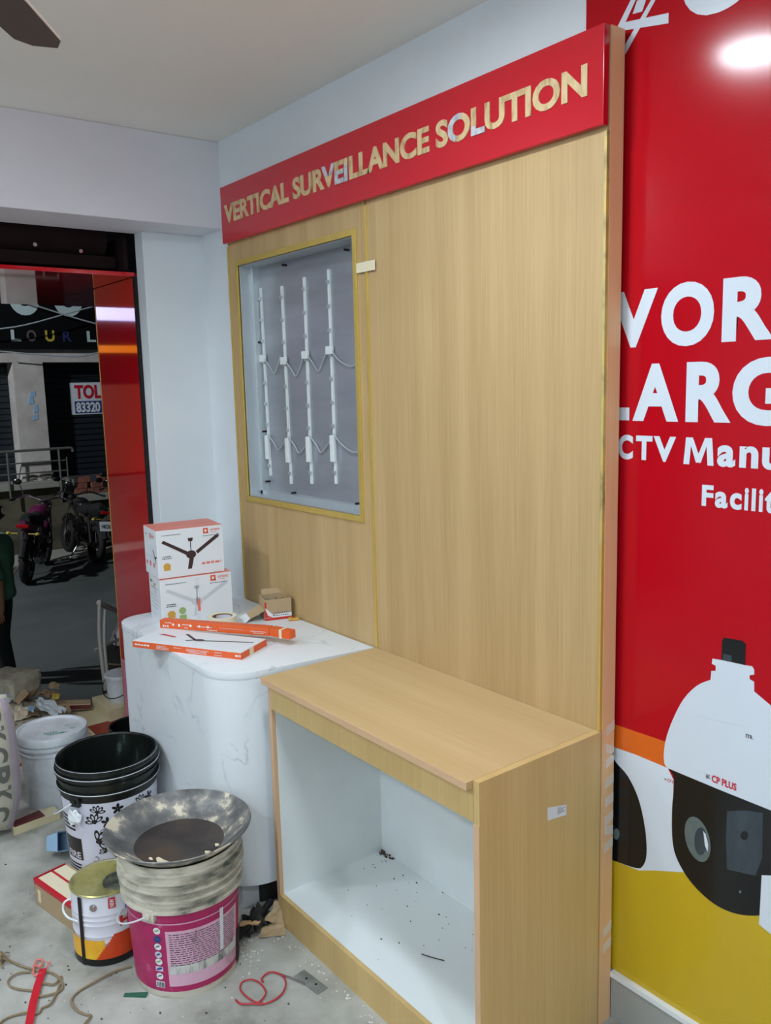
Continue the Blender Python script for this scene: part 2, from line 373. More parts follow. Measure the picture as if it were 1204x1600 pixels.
# ------------------------------------------------------------------ door surround: red cladding, soffit, shutter box
cp = thing('cladding_panel', 'glossy red cladding panel lining the right side of the doorway', 'cladding', (-.46, -.2, 0))
obj('face_sheet', G().box(-.5, 0, -.001, .4, 0, 2.148), 'redACP', cp)
obj('edge_trim', G().box(-.504, -.5, -.003, .012, 0, 2.145), 'gold', cp)
obj('protective_film', G().box(-.495, -.005, -.0022, -.0012, .05, .36), 'film', cp, label='pink protective film left on the foot')
gs = G().box(.001, .019, -.012, 0, 0, 2.148)
obj('black_gasket', gs, 'rubber', cp)
so = thing('soffit_panel', 'mirror-glossy red panel overhead above the shop doorway', 'cladding', (-1.1, -1.5, 2.15))
obj('soffit_sheet', G().box(-.7, .64, -2.5, 1.8, 0, .012), 'redACP', so)
obj('drip_edge', G().box(.64, .65, -2.5, 1.295, -.002, .014), 'redACP', so)
sh = thing('rolling_shutter', 'dark rolled-up shutter in the gap above the doorway', 'shutter', (-.62, -1.6, 2.24))
obj('shutter_roll', G().cyl((0, -2.4, .08), .085, 3.72, 28, 'y'), 'darkmatte', sh, smooth=True)
obj('bottom_bar', G().box(.03, .06, -2.4, 1.36, -.05, .0), 'darkmatte', sh, bevel=.004)
obj('hood_plate', G().box(-.16, -.145, -2.4, 1.39, -.07, .2), 'darkmatte', sh)
for k, yy in enumerate((.62, 1.02, 1.2)):
    b = obj('bolt', G().cyl((.09, yy, .03-.012*k), .008, .016, 10, 'x'), 'chrome', sh, smooth=True)
obj('end_bracket', G().box(-.1, .13, 1.37, 1.385, -.06, .075), 'darkmatte', sh)

# ------------------------------------------------------------------ ceiling lamps, added fill tubes, fan
for k, (x, y) in enumerate(LAMPS):
    names = ['above the display panel', 'by the far end of the shop near the poster', 'above the middle of the shop', 'in the rear right of the shop', 'in the front third of the shop', 'added near the shop front to brighten the pillar and beam']
    t = thing('ceiling_lamp', 'round flush white LED ceiling lamp '+names[k], 'lamp', (x, y, ZC), 0, 'ceiling lamps')
    obj('lamp_ring', G().lathe([(.098, -.001), (.118, -.001), (.114, -.02), (.1, -.024), (.096, -.016)], 36), 'boxwhite', t, smooth=True)
    obj('diffuser', G().lathe([(.097, -.016), (.07, -.022), (0, -.024)], 36), 'lamp', t, smooth=True)
for k, (x, nm) in enumerate(((1.45, 'nearer the shop front'), (3.15, 'nearer the rear wall'))):  # unseen tubes added to lift the ceiling and front-facing surfaces
    t = thing('fill_tube', 'unseen fill light, an LED tube added high on the wall behind the viewer, '+nm, 'lamp', (x, -3.75, 2.3), 0, 'added fill tubes')
    obj('batten', G().box(-.6, .6, 0, .022, -.02, .02), 'boxwhite', t, bevel=.003)
    obj('tube', G().cyl((-.57, .04, 0), .015, 1.14, 16, 'x'), 'tube', t, smooth=True)
    for x1 in (-.6, .57): obj('end_cap', G().cyl((x1, .04, 0), .019, .03, 16, 'x').box(x1+.005, x1+.025, .02, .04, -.012, .012), 'boxwhite', t, smooth=True)
fan = thing('ceiling_fan', 'brown ceiling fan overhead, a blade tip showing in the top corner', 'fan', (1.72, -1.37, 2.33))
obj('motor', G().lathe([(0, -.06), (.06, -.058), (.1, -.03), (.105, 0), (.09, .035), (.03, .05), (.02, .07), (0, .07)], 32), 'fanblade', fan, smooth=True)
obj('down_rod', G().cyl((0, 0, .06), .011, ZC-2.33-.1, 12), 'fanblade', fan, smooth=True)
obj('canopy', G().lathe([(.012, .24), (.05, .25), (.062, .3), (.062, ZC-2.33), (0, ZC-2.33)], 24), 'fanblade', fan, smooth=True)
for k in range(3):
    a = math.radians(143+120*k); g = G(); g.T = Matrix.Rotation(a, 4, 'Z') @ Matrix.Rotation(.14, 4, 'X')
    g.prism([(.17, -.045), (.3, -.052), (.46, -.05), (.5, -.03), (.505, .02), (.48, .046), (.3, .052), (.17, .045)], lambda u, v, w: (u, v, w), -.003, .003)
    b = obj('fan_blade', g, 'fanblade', fan, bevel=.0015)
    g = G(); g.T = Matrix.Rotation(a, 4, 'Z'); g.box(.08, .2, -.018, .018, -.008, -.003)
    obj('blade_iron', g, 'fanblade', b)

# ------------------------------------------------------------------ display panel
dp = thing('display_panel', 'tall beige wood-laminate display panel standing against the back wall', 'panel', (0, 0, 0))
wx1, wx2, wz1, wz2 = .075, .835, 1.245, 2.14       # window opening
ax = .904
PB = .05
g = G().box(0, wx1, 0, PB, 0, 2.44).box(wx2, ax-.003, 0, PB, 0, 2.44).box(wx1, wx2, 0, PB, 0, wz1).box(wx1, wx2, 0, PB, wz2, 2.44)
obj('left_board', g, 'wood', dp)
obj('right_board', G().box(ax+.003, W-.004, 0, PB, 0, 2.44), 'wood', dp)
obj('side_board', G().box(W-.003, W+.001, .004, PB+.0, 0, 2.44), 'wood2', dp, label='tan side edge of the panel')
obj('vertical_trim', G().box(ax-.006, ax+.006, -.004, .01, HC+.002, 2.22), 'gold', dp, bevel=.001, label='gold trim between the boards')
obj('vertical_trim', G().box(-.004, .004, -.004, .01, HC+.002, 2.22), 'gold', dp, bevel=.001, label='gold trim on the left edge')
obj('vertical_trim', G().box(W-.008, W-.001, -.006, .004, 1.28, 2.22), 'goldrough', dp, label='glue-stained trim on the right edge')
obj('vertical_trim', G().box(W-.008, W-.001, -.006, .004, HC+.002, 1.28), 'gold', dp, bevel=.001, label='gold trim on the right edge')
g = G(); e = .02
def fr(u, v, w): return (u, w, v)
ox1, ox2, oz1, oz2 = wx1-e, wx2+e, wz1-e, wz2+e
for q in ([(ox1, oz1), (ox2, oz1), (wx2, wz1), (wx1, wz1)], [(ox2, oz1), (ox2, oz2), (wx2, wz2), (wx2, wz1)], [(ox2, oz2), (ox1, oz2), (wx1, wz2), (wx2, wz2)], [(ox1, oz2), (ox1, oz1), (wx1, wz1), (wx1, wz2)]):
    g.prism(q, fr, -.006, .004)
obj('window_trim', g, 'gold', dp, bevel=.001)
# recessed light box
lb = obj('light_box_back', G().box(wx1-.005, wx2+.005, .08, .085, wz1-.005, wz2+.005), 'galv', dp)
g = G(); f = .004
g.box(wx1, wx1+f, .004, .08, wz1, wz2).box(wx2-f, wx2, .004, .08, wz1, wz2).box(wx1, wx2, .004, .08, wz1, wz1+f).box(wx1, wx2, .004, .08, wz2-f, wz2)
g.box(wx1+f, wx1+.02, .05, .08, wz1, wz2).box(wx1, wx2, .05, .08, wz1+f, wz1+.02)
obj('light_box_frame', g, 'alu', dp, bevel=.0008)
g = G()
for x, z in ((wx1+.03, 1.3), (.3, 1.27), (.72, 1.268), (.7, 2.12), (.3, 2.12), (wx1+.02, 1.85), (wx1+.02, 1.5)): g.cyl((x, .06, z), .004, .02, 8, 'y')
obj('rivets', g, 'dark', lb, kind='stuff')
strips = [((407, 450), (423, 743)), ((440, 447), (455, 756)), ((475, 433), (487, 756)), ((513, 421), (525, 756))]
prev = None
for k, (tp, bt) in enumerate(strips):
    a = by(*tp, .077); b = by(*bt, .077)
    def on(z, a=a, b=b): t = (z-b.z)/(a.z-b.z); return b.x+(a.x-b.x)*t
    hw = .0055
    g = G(); g.hexa([(b.x-hw, .0735, b.z), (b.x+hw, .0735, b.z), (b.x+hw, .08, b.z), (b.x-hw, .08, b.z)], [(a.x-hw, .0735, a.z), (a.x+hw, .0735, a.z), (a.x+hw, .08, a.z), (a.x-hw, .08, a.z)])
    st = obj('led_strip', g, 'led', dp)
    g = G()
    for q in range(9):
        z = b.z+(a.z-b.z)*(q+.5)/9; x = on(z); g.box(x-.0075, x+.0075, .068, .0735, z-.006, z+.006)
    obj('led_lenses', g, 'alu', st, kind='stuff')
    z1 = [1.79, 1.775, 1.79, 1.8][k]-.003; x = on(z1)
    obj('connector', G().box(x-.02, x+.02, .064, .0735, z1-.014, z1+.014), 'led', st, bevel=.002)
    z2 = [1.47, 1.465, 1.475, 1.485][k]-.03; x2 = on(z2)
    obj('connector', G().box(x2-.012, x2+.012, .062, .0735, z2-.05, z2+.045), 'led', st, bevel=.003)
    xe, xe2 = (on(z1)+.155 if k < 3 else wx2-.006), (on(z2)+.15 if k < 3 else wx2-.006)
    obj('wire', G().tube([(x+.015, .067, z1), (x+.05, .071, z1-.035), ((x+xe)/2, .072, z1-.06), (xe-.05, .071, z1-.035), (xe-.015, .067, z1+.006)], .0025, 6, 5), 'cable', st, smooth=True)
    obj('wire', G().tube([(x2+.01, .067, z2+.05), (x2+.05, .071, z2+.015), ((x2+xe2)/2, .072, z2-.01), (xe2-.04, .071, z2+.01), (xe2-.01, .067, z2+.03)], .0025, 6, 5), 'cable', st, smooth=True)
# tape
p = by(557, 419, -.006); q = by(586, 418, -.006)
obj('masking_tape', G().box(p.x, q.x, -.0075, -.0062, p.z-.016, p.z+.014), 'masking', dp)
for k, (x, y, dy) in enumerate(((954, 1137, -6), (953, 1170, 8), (953, 1187, -6), (951, 1220, -4), (952, 1249, -3), (950, 1278, -6), (951, 1296, 4), (950, 1320, -5), (949, 1450, -8), (948, 1476, -6))):
    z = bx(x, y, W).z; g = G()
    g.hexa([(W+.001, .018, z-.012+dy*.001), (W+.001, .05, z-.012-dy*.001), (W+.001, .05, z+.012-dy*.001), (W+.001, .018, z+.012+dy*.001)], [(W+.0016, .018, z-.012+dy*.001), (W+.0016, .05, z-.012-dy*.001), (W+.0016, .05, z+.012-dy*.001), (W+.0016, .018, z+.012+dy*.001)])
    obj('clear_tape', g, 'tape', dp)
# ------------------------------------------------------------------ red header sign with cut-out letters
hs = thing('header_sign', 'red header board lettered VERTICAL SURVEILLANCE SOLUTION across the top of the panel', 'sign', (0, -.02, 2.23))
obj('sign_board', G().box(-.004, W-.001, 0, .019, 0, .21), 'red', hs, bevel=.0015)
cu = bpy.data.curves.new('t', 'FONT'); cu.body = 'VERTICAL SURVEILLANCE SOLUTION'; cu.offset = .038; cu.extrude = .01; cu.resolution_u = 4
to = bpy.data.objects.new('t', cu); me = bpy.data.meshes.new_from_object(to); bpy.data.objects.remove(to)
bm = bmesh.new(); bm.from_mesh(me); bmesh.ops.remove_doubles(bm, verts=bm.verts, dist=1e-5); bm.verts.ensure_lookup_table(); bm.verts.index_update()
X0 = min(v.co.x for v in bm.verts); X1 = max(v.co.x for v in bm.verts); Y0 = min(v.co.y for v in bm.verts); Y1 = max(v.co.y for v in bm.verts); Z0 = min(v.co.z for v in bm.verts); Z1 = max(v.co.z for v in bm.verts)
seen = set(); isl = []
for v in bm.verts:
    if v.index in seen: continue
    stack = [v]; comp = []; seen.add(v.index)
    while stack:
        c = stack.pop(); comp.append(c)
        for ed in c.link_edges:
            o2 = ed.other_vert(c)
            if o2.index not in seen: seen.add(o2.index); stack.append(o2)
    isl.append(comp)
isl.sort(key=lambda c: min(v.co.x for v in c))
for n, comp in enumerate(isl):
    ids = {v.index: i for i, v in enumerate(comp)}
    fs = {f for v in comp for f in v.link_faces}
    g = G()
    g.add([(.025+(v.co.x-X0)/(X1-X0)*1.75, -.0022+.002*(1-(v.co.z-Z0)/(Z1-Z0)), .07+(v.co.y-Y0)/(Y1-Y0)*.07) for v in comp], [tuple(ids[v.index] for v in f.verts) for f in fs])
    lt = obj('letter', g, 'letter', hs)
    for co, no in {21: [((1.375, 0, 0), (1, 0, -.4))], 22: [((0, 0, .094), (0, 0, 1))], 12: [((1.5, 0, .11), (0, 0, 1))], 11: [((0, 0, .105), (0, 0, -1))], 13: [((0, 0, .12), (0, 0, 1))]}.get(n, []):
        b2 = bmesh.new(); b2.from_mesh(lt.data); cx = sum(v.co.x for v in b2.verts)/len(b2.verts)
        bmesh.ops.bisect_plane(b2, geom=b2.verts[:]+b2.edges[:]+b2.faces[:], plane_co=(cx, co[1], co[2] or .105), plane_no=no, clear_outer=True)
        for v in b2.verts: v.co.y -= .0007
        m2 = bpy.data.meshes.new('film_remnant'); b2.to_mesh(m2); b2.free(); m2.materials.append(M['silver'])
        f2 = bpy.data.objects.new('film_remnant', m2); COL.objects.link(f2); f2.parent = lt
bm.free()
# ------------------------------------------------------------------ storage cabinet
D = .437
sc = thing('storage_cabinet', 'open-fronted low wood-laminate cabinet with white interior against the panel', 'cabinet', (ax, 0, 0))
L = W-ax
obj('cabinet_top', G().box(-.006, L-.019, -D, -.001, HC-.02, HC), 'woodh', sc, bevel=.0012)
obj('top_edge_band', G().box(-.006, L-.019, -D-.0012, -D, HC-.019, HC-.001), 'edge', sc)
obj('side_panel', G().box(L-.018, L, -.418, -.001, 0, HC), 'woodside', sc, label='wood-laminate right side')
obj('side_edge_band', G().box(L-.018, L-.0005, -.4192, -.418, 0, .708), 'edge', sc)
obj('side_panel', G().box(.002, .018, -.405, -.001, .02, HC-.021), 'whitelam', sc, label='white inner left side')
obj('side_edge_band', G().box(.0, .017, -.418, -.405, .0, HC-.021), 'edge', sc)
obj('back_panel', G().box(.018, L-.018, -.016, -.002, .02, HC-.021), 'whitelam', sc, label='white back')
obj('bottom_shelf', G().box(.018, L-.018, -.405, -.016, .08, .1), 'whitelam', sc, label='white bottom shelf')
obj('front_rail', G().box(.017, L-.019, -.418, -.405, .71, HC-.021), 'woodside', sc)
obj('plinth_board', G().box(.017, L-.019, -.4185, -.4055, 0, .1), 'woodside', sc)
P = [bx(x, y, W) for x, y in ((855, 1282), (884, 1273), (884, 1257), (855, 1262))]
g = G(); g.hexa([(L+.0003, v.y, v.z) for v in P], [(L+.0009, v.y, v.z) for v in P])
st = obj('sticker', g, 'paper', sc)
g = G()
for k in range(4): g.box(L+.001, L+.0013, P[0].y+.034, P[0].y+.034+(.026, .02, .024, .012)[k], P[0].z+.004+.0045*k, P[0].z+.0055+.0045*k)
obj('print_lines', g, 'ingrey', st, kind='stuff')
g = G(); q = random.Random(4)
for k in range(60):
    x = q.uniform(.03, L-.03); y = -.02-abs(q.gauss(0, .13)) if k < 40 else q.uniform(-.4, -.02)
    if y < -.4: y = -.3
    r = q.uniform(.0008, .0022); g.blob((x, y, .1+r*.5), r*1.6, r, r, k, .3, 6)
for k in range(26): r = q.uniform(.001, .004); g.blob((.02+abs(q.gauss(0, .03)), -.018-abs(q.gauss(0, .012)), .1+r*.4), r*2, r, r, k, .4, 6)
tag(obj('sawdust', g, 'grime', None), 'dark sawdust and grit on the white cabinet shelf', 'debris', kind='stuff').location = (ax, 0, 0)
g = G(); g.tube([(0, 0, .003), (.03, .012, .004), (.06, .03, .003)], .0015, 6, 3)
tag(obj('twig', g, 'grime'), 'thin dark wood splinter lying on the white cabinet shelf', 'splinter').location = (1.42, -.26, .1)

# ------------------------------------------------------------------ curved marble counter
rc = thing('reception_counter', 'white marble-look counter with rounded corners left of the wood cabinet', 'counter', (.4, -.27, 0))
def outline(ins=0):
    x0, x1, y0 = -.065+ins, .893-ins, -.535+ins; P = []
    rl, rr = .1, .15
    for k in range(9): a = PI+PI/2*k/8; P.append((x0+rl+rl*math.cos(a), y0+rl+rl*math.sin(a)))
    cx, cy = .845-rr-ins, y0+rr
    for k in range(11): a = -PI/2+math.radians(80)*k/10; P.append((cx+rr*math.cos(a), cy+rr*math.sin(a)))
    P += [(.893-ins, -.005), (.0, -.005), (x0, -.005)]
    return P
loc = lambda u, v, w: (u-.4, v+.27, w)
obj('counter_body', G().prism(outline(.0015), loc, .1, HC-.022), 'marble', rc, smooth=True)
obj('counter_top', G().prism(outline(0), loc, HC-.0215, HC), 'marble', rc, smooth=True, bevel=.001)
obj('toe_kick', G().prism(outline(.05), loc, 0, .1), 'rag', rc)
ft = bz(385, 1425, 0)
obj('support_block', G().box(ft.x-.4-.07, ft.x-.4-.02, ft.y+.27-.0, ft.y+.27+.06, 0, .1), 'boxwhite', rc, bevel=.003)

# ------------------------------------------------------------------ wall poster (flat print)
PY = YW-.0012
wp = thing('wall_poster', 'glossy red and yellow vinyl wall poster with camera pictures right of the panel', 'poster', (2.5, YW, 1.4))
def pf(u, v, w): return (u-2.5, PY-w-YW, v-1.4)
def px(pts): return [(p.x, p.z) for p in (by(x, y, PY) for x, y in pts)]
obj('vinyl_sheet', G().prism(rect(1.701, 4.2, .134, ZC-.002), pf, -.001, 0), 'redPoster', wp)
def sm(pts, n=4):
    P = [Vector(p) for p in pts]; L = len(P); Q = []
    for i in range(L-1):
        p0, p1, p2, p3 = P[max(0, i-1)], P[i], P[i+1], P[min(L-1, i+2)]
        for k in range(n): t = k/n; Q.append(.5*((2*p1)+(p2-p0)*t+(2*p0-5*p1+4*p2-p3)*t*t+(3*p1-p0-3*p2+p3)*t**3))
    return [tuple(q) for q in Q+[P[-1]]]
def layer(name, polys, mat, k, **kw):
    g = G()
    for q in polys: flat(g, q, pf, .0003*k)
    return obj(name, g, mat, wp, **kw)
layer('orange_band', [px([(950, 1127), (961, 1132), (1040, 1159), (1100, 1180), (1100, 1230), (1043, 1200), (961, 1168), (950, 1160)])], 'orangeP', 1)
layer('yellow_area', [[(1.75, .134)]+[(p[0], p[1]) for p in px([(953, 1330), (1060, 1360), (1204, 1400)])][:0]+[(1.75, .50), (2.02, .54), (2.1, .57), (2.6, .6), (4.2, .75), (4.2, .134)]], 'yellowP', 1)
lc = layer('left_camera_picture', [px([(940, 1160), (961, 1168), (993, 1179), (1043, 1200), (1052, 1218), (1050, 1298), (1056, 1335), (1071, 1363), (1021, 1360), (998, 1360), (960, 1345), (940, 1338)])], 'white', 2, label='white camera half hidden behind the panel')
layer('left_camera_lens_print', [px(sm([(948, 1160), (961, 1189), (981, 1213), (998, 1250), (1008, 1297), (1010, 1335), (1004, 1353), (993, 1356), (960, 1345), (948, 1340)]))], 'blackP', 3)
layer('small_light_print', [px([(963+5*math.cos(a), 1303+9*math.sin(a)) for a in [PI*2*i/14 for i in range(14)]])], 'lensP', 4)
layer('dome_camera_picture', [px([(1126, 1031), (1113, 1029), (1112, 1037), (1118, 1040), (1118, 1048), (1111, 1048), (1110, 1061)]+sm([(1110, 1062), (1089, 1071), (1068, 1092), (1052, 1122), (1041, 1152), (1037, 1176), (1038, 1193), (1043, 1200)])+[(1122, 1233), (1199, 1264), (1262, 1290)]+sm([(1263, 1289), (1284, 1240), (1275, 1190), (1250, 1140), (1204, 1102), (1178, 1080)])+[(1178, 1065), (1171, 1061), (1171, 1055), (1178, 1054), (1178, 1046), (1175, 1041), (1163, 1039)])], 'white', 3, label='white dome of the camera picture')
layer('dome_camera_front_print', [px(sm([(1045, 1201), (1053, 1218), (1050, 1264), (1050, 1304), (1055, 1335), (1072, 1368), (1095, 1395), (1122, 1416), (1153, 1428), (1187, 1430), (1230, 1424), (1256, 1390), (1264, 1330), (1262, 1290)])+[ (1199, 1264), (1122, 1233)])], 'blackP', 4)
layer('camera_module_print', [px([(1136, 1267), (1165, 1266), (1192, 1270), (1191, 1340), (1180, 1368), (1136, 1358), (1134, 1310)])], 'greyP', 5)
layer('lens_print', [px([(1090+20*math.cos(a)+4*math.sin(a), 1311+35*math.sin(a)+6*math.cos(a)) for a in [PI*2*i/26 for i in range(26)]])], 'lensP', 6)
layer('lens_ring_print', [px([(1095+10*math.cos(a), 1314+22*math.sin(a)) for a in [PI*2*i/20 for i in range(20)]])], 'greyP', 7)
layer('lens_glint_print', [px([(1099, 1298), (1103, 1303), (1107, 1320), (1106, 1330), (1102, 1322)])], 'white', 8)
layer('sensor_hole_print', [px([(1163+6*math.cos(a), 1305+7*math.sin(a)) for a in [PI*2*i/14 for i in range(14)]])], 'blackP', 6)
layer('indicator_print', [px([(1156.5+2*math.cos(a), 1393+2.5*math.sin(a)) for a in [PI*2*i/10 for i in range(10)]])], 'lensP', 6)
layer('bracket_print', [px([(1190, 1367), (1290, 1370), (1290, 1480), (1204, 1459), (1186, 1444)])], 'white', 6)
layer('cap_print', [px([(1128, 1001), (1131, 996), (1160, 1001), (1165, 1006), (1164, 1039), (1127, 1031)])], 'blackP', 4)
layer('cap_glint_print', [px([(1130, 1021), (1143, 1024), (1143, 1034), (1129, 1031)])], 'greyP', 5)
layer('seam_print', [px([(1062, 1113), (1092, 1119), (1160, 1134), (1160, 1134.8), (1092, 1119.8), (1062, 1113.8)])], 'fangrey', 4)
def ptext(name, s, x0, x1, z0, z1, mat, k=3, bold=.045):
    g = G(); put_text(g, s, pf, x0, x1, z0, z1, bold, .0003*k); return obj(name, g, mat, wp)
for s, x0, x1, z0, z1 in (('W', 1.70, 1.912, 1.743, 1.872), ('O', 1.922, 2.052, 1.739, 1.877), ('R', 2.071, 2.186, 1.743, 1.874),
                          ('L', 1.757, 1.841, 1.574, 1.704), ('A', 1.85, 1.972, 1.573, 1.704), ('R', 1.99, 2.098, 1.573, 1.704), ('G', 2.1, 2.232, 1.568, 1.708),
                          ('C', 1.752, 1.802, 1.481, 1.540), ('C', 1.810, 1.853, 1.481, 1.540), ('T', 1.861, 1.906, 1.482, 1.539), ('V', 1.909, 1.968, 1.481, 1.539)):
    ptext('printed_letter', s, x0, x1, z0, z1, 'white')
MM = [(0, 0), (.07, 1), (.3, 1), (.5, .4), (.7, 1), (.93, 1), (1, 0), (.8, 0), (.76, .7), (.58, .08), (.42, .08), (.24, .7), (.2, 0)]
layer('printed_letter', [[(1.988+.074*u, 1.479+.06*v) for u, v in MM]], 'white', 3)
for s, x0, x1, z0, z1 in (('a', 2.070, 2.112, 1.478, 1.525), ('n', 2.121, 2.163, 1.479, 1.525), ('u', 2.171, 2.213, 1.478, 1.524),
                          ('F', 2.036, 2.064, 1.389, 1.436), ('a', 2.068, 2.098, 1.388, 1.424), ('c', 2.103, 2.130, 1.388, 1.424), ('i', 2.136, 2.145, 1.389, 1.437), ('l', 2.152, 2.161, 1.389, 1.437), ('i', 2.168, 2.177, 1.389, 1.437), ('t', 2.181, 2.202, 1.388, 1.434)):
    ptext('printed_letter', s, x0, x1, z0, z1, 'white', bold=.04)
ptext('brand_lettering', 'CP', 1.955, 2.215, 2.404, 2.56, 'white', bold=.04)
ptext('brand_lettering', 'CP PLUS', 2.083, 2.143, .757, .774, 'redtext', 6, .03)
ptext('brand_lettering', 'CP PLUS', 1.968, 2.0, .713, .722, 'redtext', 2.6, .02)
ptext('small_lettering', 'ITR', 2.160, 2.176, .888, .897, 'darktext', 5, .02)
def xlogo(x0, z0, s, mat, k, name):
    """emblem: a slanted cross of bars round a small square"""
    g = G()
    for j, q in enumerate(([(222, -6), (568, 6), (560, 28), (242, 10)], [(568, 8), (522, 22), (297, 212), (300, 252)], [(388, 20), (350, 20), (230, 142), (276, 146)],
              [(230, 142), (268, 116), (568, 155), (568, 195)], [(372, 54), (432, 60), (405, 106), (345, 100)])):
        flat(g, [(x0+(u-222)/346*s, z0+(252-v)/346*s*1.25) for u, v in q], pf, .0003*k+.00012*j)
    return obj(name, g, mat, wp)
xlogo(1.781, 2.392, .143, 'white', 3, 'emblem')
xlogo(2.067, .759, .0125, 'darktext', 6, 'emblem')
xlogo(1.959, .714, .007, 'darktext', 2.6, 'emblem')

# ------------------------------------------------------------------ cartons on the counter
def boxframe(corner, ang, L, Wd, z0, z1):
    """local frame: x along the long side, y to the left of it (inwards), z up; origin at the corner nearest the camera"""
    return (corner[0], corner[1], z0), ang
def face_long(u, v, w): return (u, -w, v)          # long side seen from outside
def fan_print(t, L, H, mat, blade2=None):
    fn = face_long; w = .0006; cx, cz = L*.5, H*.42
    def q(poly): 
        g = G(); flat(g, poly, fn, w); return g
    g = q([(L*.07, H*.74), (L*.1, H*.79), (L*.46, H*.5), (L*.43, H*.44)]); obj('fan_picture_blade', g, mat, t)
    g = q([(L*.92, H*.83), (L*.94, H*.76), (L*.6, H*.44), (L*.57, H*.5)]); obj('fan_picture_blade', g, mat, t)
    g = q([(L*.47, H*.36), (L*.54, H*.36), (L*.5, H*.14), (L*.44, H*.14)]); obj('fan_picture_blade', g, mat, t)
    g = G(); flat(g, disc(cx, cz+H*.02, L*.075, H*.085), fn, w*1.5); flat(g, rect(cx-L*.006, cx+L*.006, H*.5, H*.72), fn, w*1.5)
    flat(g, [(cx-L*.03, H*.72), (cx+L*.03, H*.72), (cx+L*.04, H*.79), (cx-L*.04, H*.79)], fn, w*1.5); obj('fan_picture_motor', g, mat, t, kind='stuff')
def bars(t, fn, rows, mat, w=.0007, name='small_print'):
    g = G(); q = random.Random(len(rows)*7+int(rows[0][0]*1e4))
    for u0, u1, v, h in rows:
        u = u0
        while u < u1:
            d = q.uniform(.5, 1.6)*h*1.2; flat(g, rect(u, min(u+d, u1), v, v+h*q.uniform(.7, 1)), fn, w); u += d+h*.5
    return obj(name, g, mat, t, kind='stuff')
def brand(t, fn, u, v, s):
    g = G(); w = .0007
    o = [(u, v), (u+s, v), (u+s, v+s*1.05), (u, v+s*1.05)]; i = [(u+s*.28, v+s*.28), (u+s*.72, v+s*.28), (u+s*.72, v+s*.77), (u+s*.28, v+s*.77)]
    for k in range(4): flat(g, [o[k], o[(k+1) % 4], i[(k+1) % 4], i[k]], fn, w)
    flat(g, [(u+s*.62, v+s*.3), (u+s*.78, v+s*.38), (u+s*1.1, v-s*.06), (u+s*.9, v-s*.08)], fn, w)
    obj('brand_emblem', g, 'orangetxt', t, kind='stuff')
    g = G(); put_text(g, 'orient', fn, u+s*1.45, u+s*3.4, v+s*.4, v+s*.95, .01, w); obj('brand_lettering', g, 'orangetxt', t)
    bars(t, fn, [(u+s*1.5, u+s*2.8, v+s*.08, s*.16)], 'palepink')
def fan_carton(corner, ang, L, Wd, z0, z1, label, mat, top):
    t = thing('fan_carton', label, 'carton', (corner[0], corner[1], z0), ang, 'ceiling fan cartons')
    H = z1-z0
    obj('carton_body', G().box(0, L, 0, Wd, 0, H-.0008), 'boxwhite', t, bevel=.0015)
    obj('top_flap', G().box(.001, L-.001, .001, Wd*.52, H-.0006, H+.0008), top, t)
    obj('top_flap', G().box(.001, L-.001, Wd*.53, Wd-.001, H-.0006, H+.0012), top, t)
    fan_print(t, L, H, mat)
    brand(t, face_long, L*.7, H*.86-.002, L*.075)
    bars(t, face_long, [(L*.08, L*.36, H*.88, .004), (L*.69, L*.95, H*.79, .004)], 'ingrey')
    bars(t, face_long, [(L*.08, L*.2, H*.44, .004), (L*.07, L*.21, H*.40, .004)], 'darktext')
    g = G(); flat(g, disc(L*.135, H*.24, L*.055, H*.075), face_long, .0006); flat(g, [(L*.08, H*.16), (L*.19, H*.16), (L*.175, H*.22), (L*.095, H*.22)], face_long, .0008); obj('gold_seal', g, 'goldink', t, kind='stuff')
    es = lambda u, v, w: (-w, Wd-u, v)              # short end, seen from outside
    bars(t, es, [(Wd*.12, Wd*.3, H*.84, .004), (Wd*.1, Wd*.9, H*.40, .0012)], 'ingrey')
    return t, es, H
A1 = math.radians(81)
t, es, H = fan_carton((.168, -.437), A1, .272, .165, HC, .984, 'lower white fan carton with pale fan picture standing on the marble counter', 'fangrey', 'salmon')
g = G(); flat(g, rect(.132, .146, .002, H-.004), face_long, .0009); obj('carton_tape', g, 'paper', t)
g = G(); flat(g, rect(.136, .147, .04, .085), face_long, .0011); obj('tape_print', g, 'palepink', t)
g = G(); flat(g, disc(.078, .05, .013, .013), face_long, .0008); flat(g, rect(.066, .092, .004, .034), face_long, .0008); obj('green_badge', g, 'green', t, kind='stuff')
bars(t, es, [(.02, .05, .15, .008), (.03, .12, .13, .004), (.02, .1, .1, .002), (.02, .13, .085, .002), (.02, .11, .07, .002), (.02, .12, .055, .002), (.02, .1, .03, .002)], 'ingrey')
bars(t, es, [(.075, .1, .14, .012), (.085, .1, .112, .01)], 'goldink')
t, es, H = fan_carton((.160, -.436), A1+.02, .252, .178, .9865, 1.166, 'upper white fan carton with brown fan picture and salmon top', 'fanbrown', 'salmon')
brand(t, es, .09, H*.8, .017)
bars(t, es, [(.02, .05, H*.2, .02), (.07, .09, H*.2, .02), (.115, .135, H*.2, .02)], 'palepink', name='icon_print')
g = G(); flat(g, [(.12, .1), (.125, .105), (.15, .075), (.145, .07)], es, .0006); flat(g, [(.145, .075), (.168, .085), (.17, .078), (.148, .068)], es, .0006); flat(g, [(.143, .07), (.15, .07), (.15, .05), (.145, .05)], es, .0006)
obj('fan_picture', g, 'fanbrown', t, kind='stuff')
bars(t, face_long, [(.165, .24, H*.2, .009)], 'palepink', name='red_print')
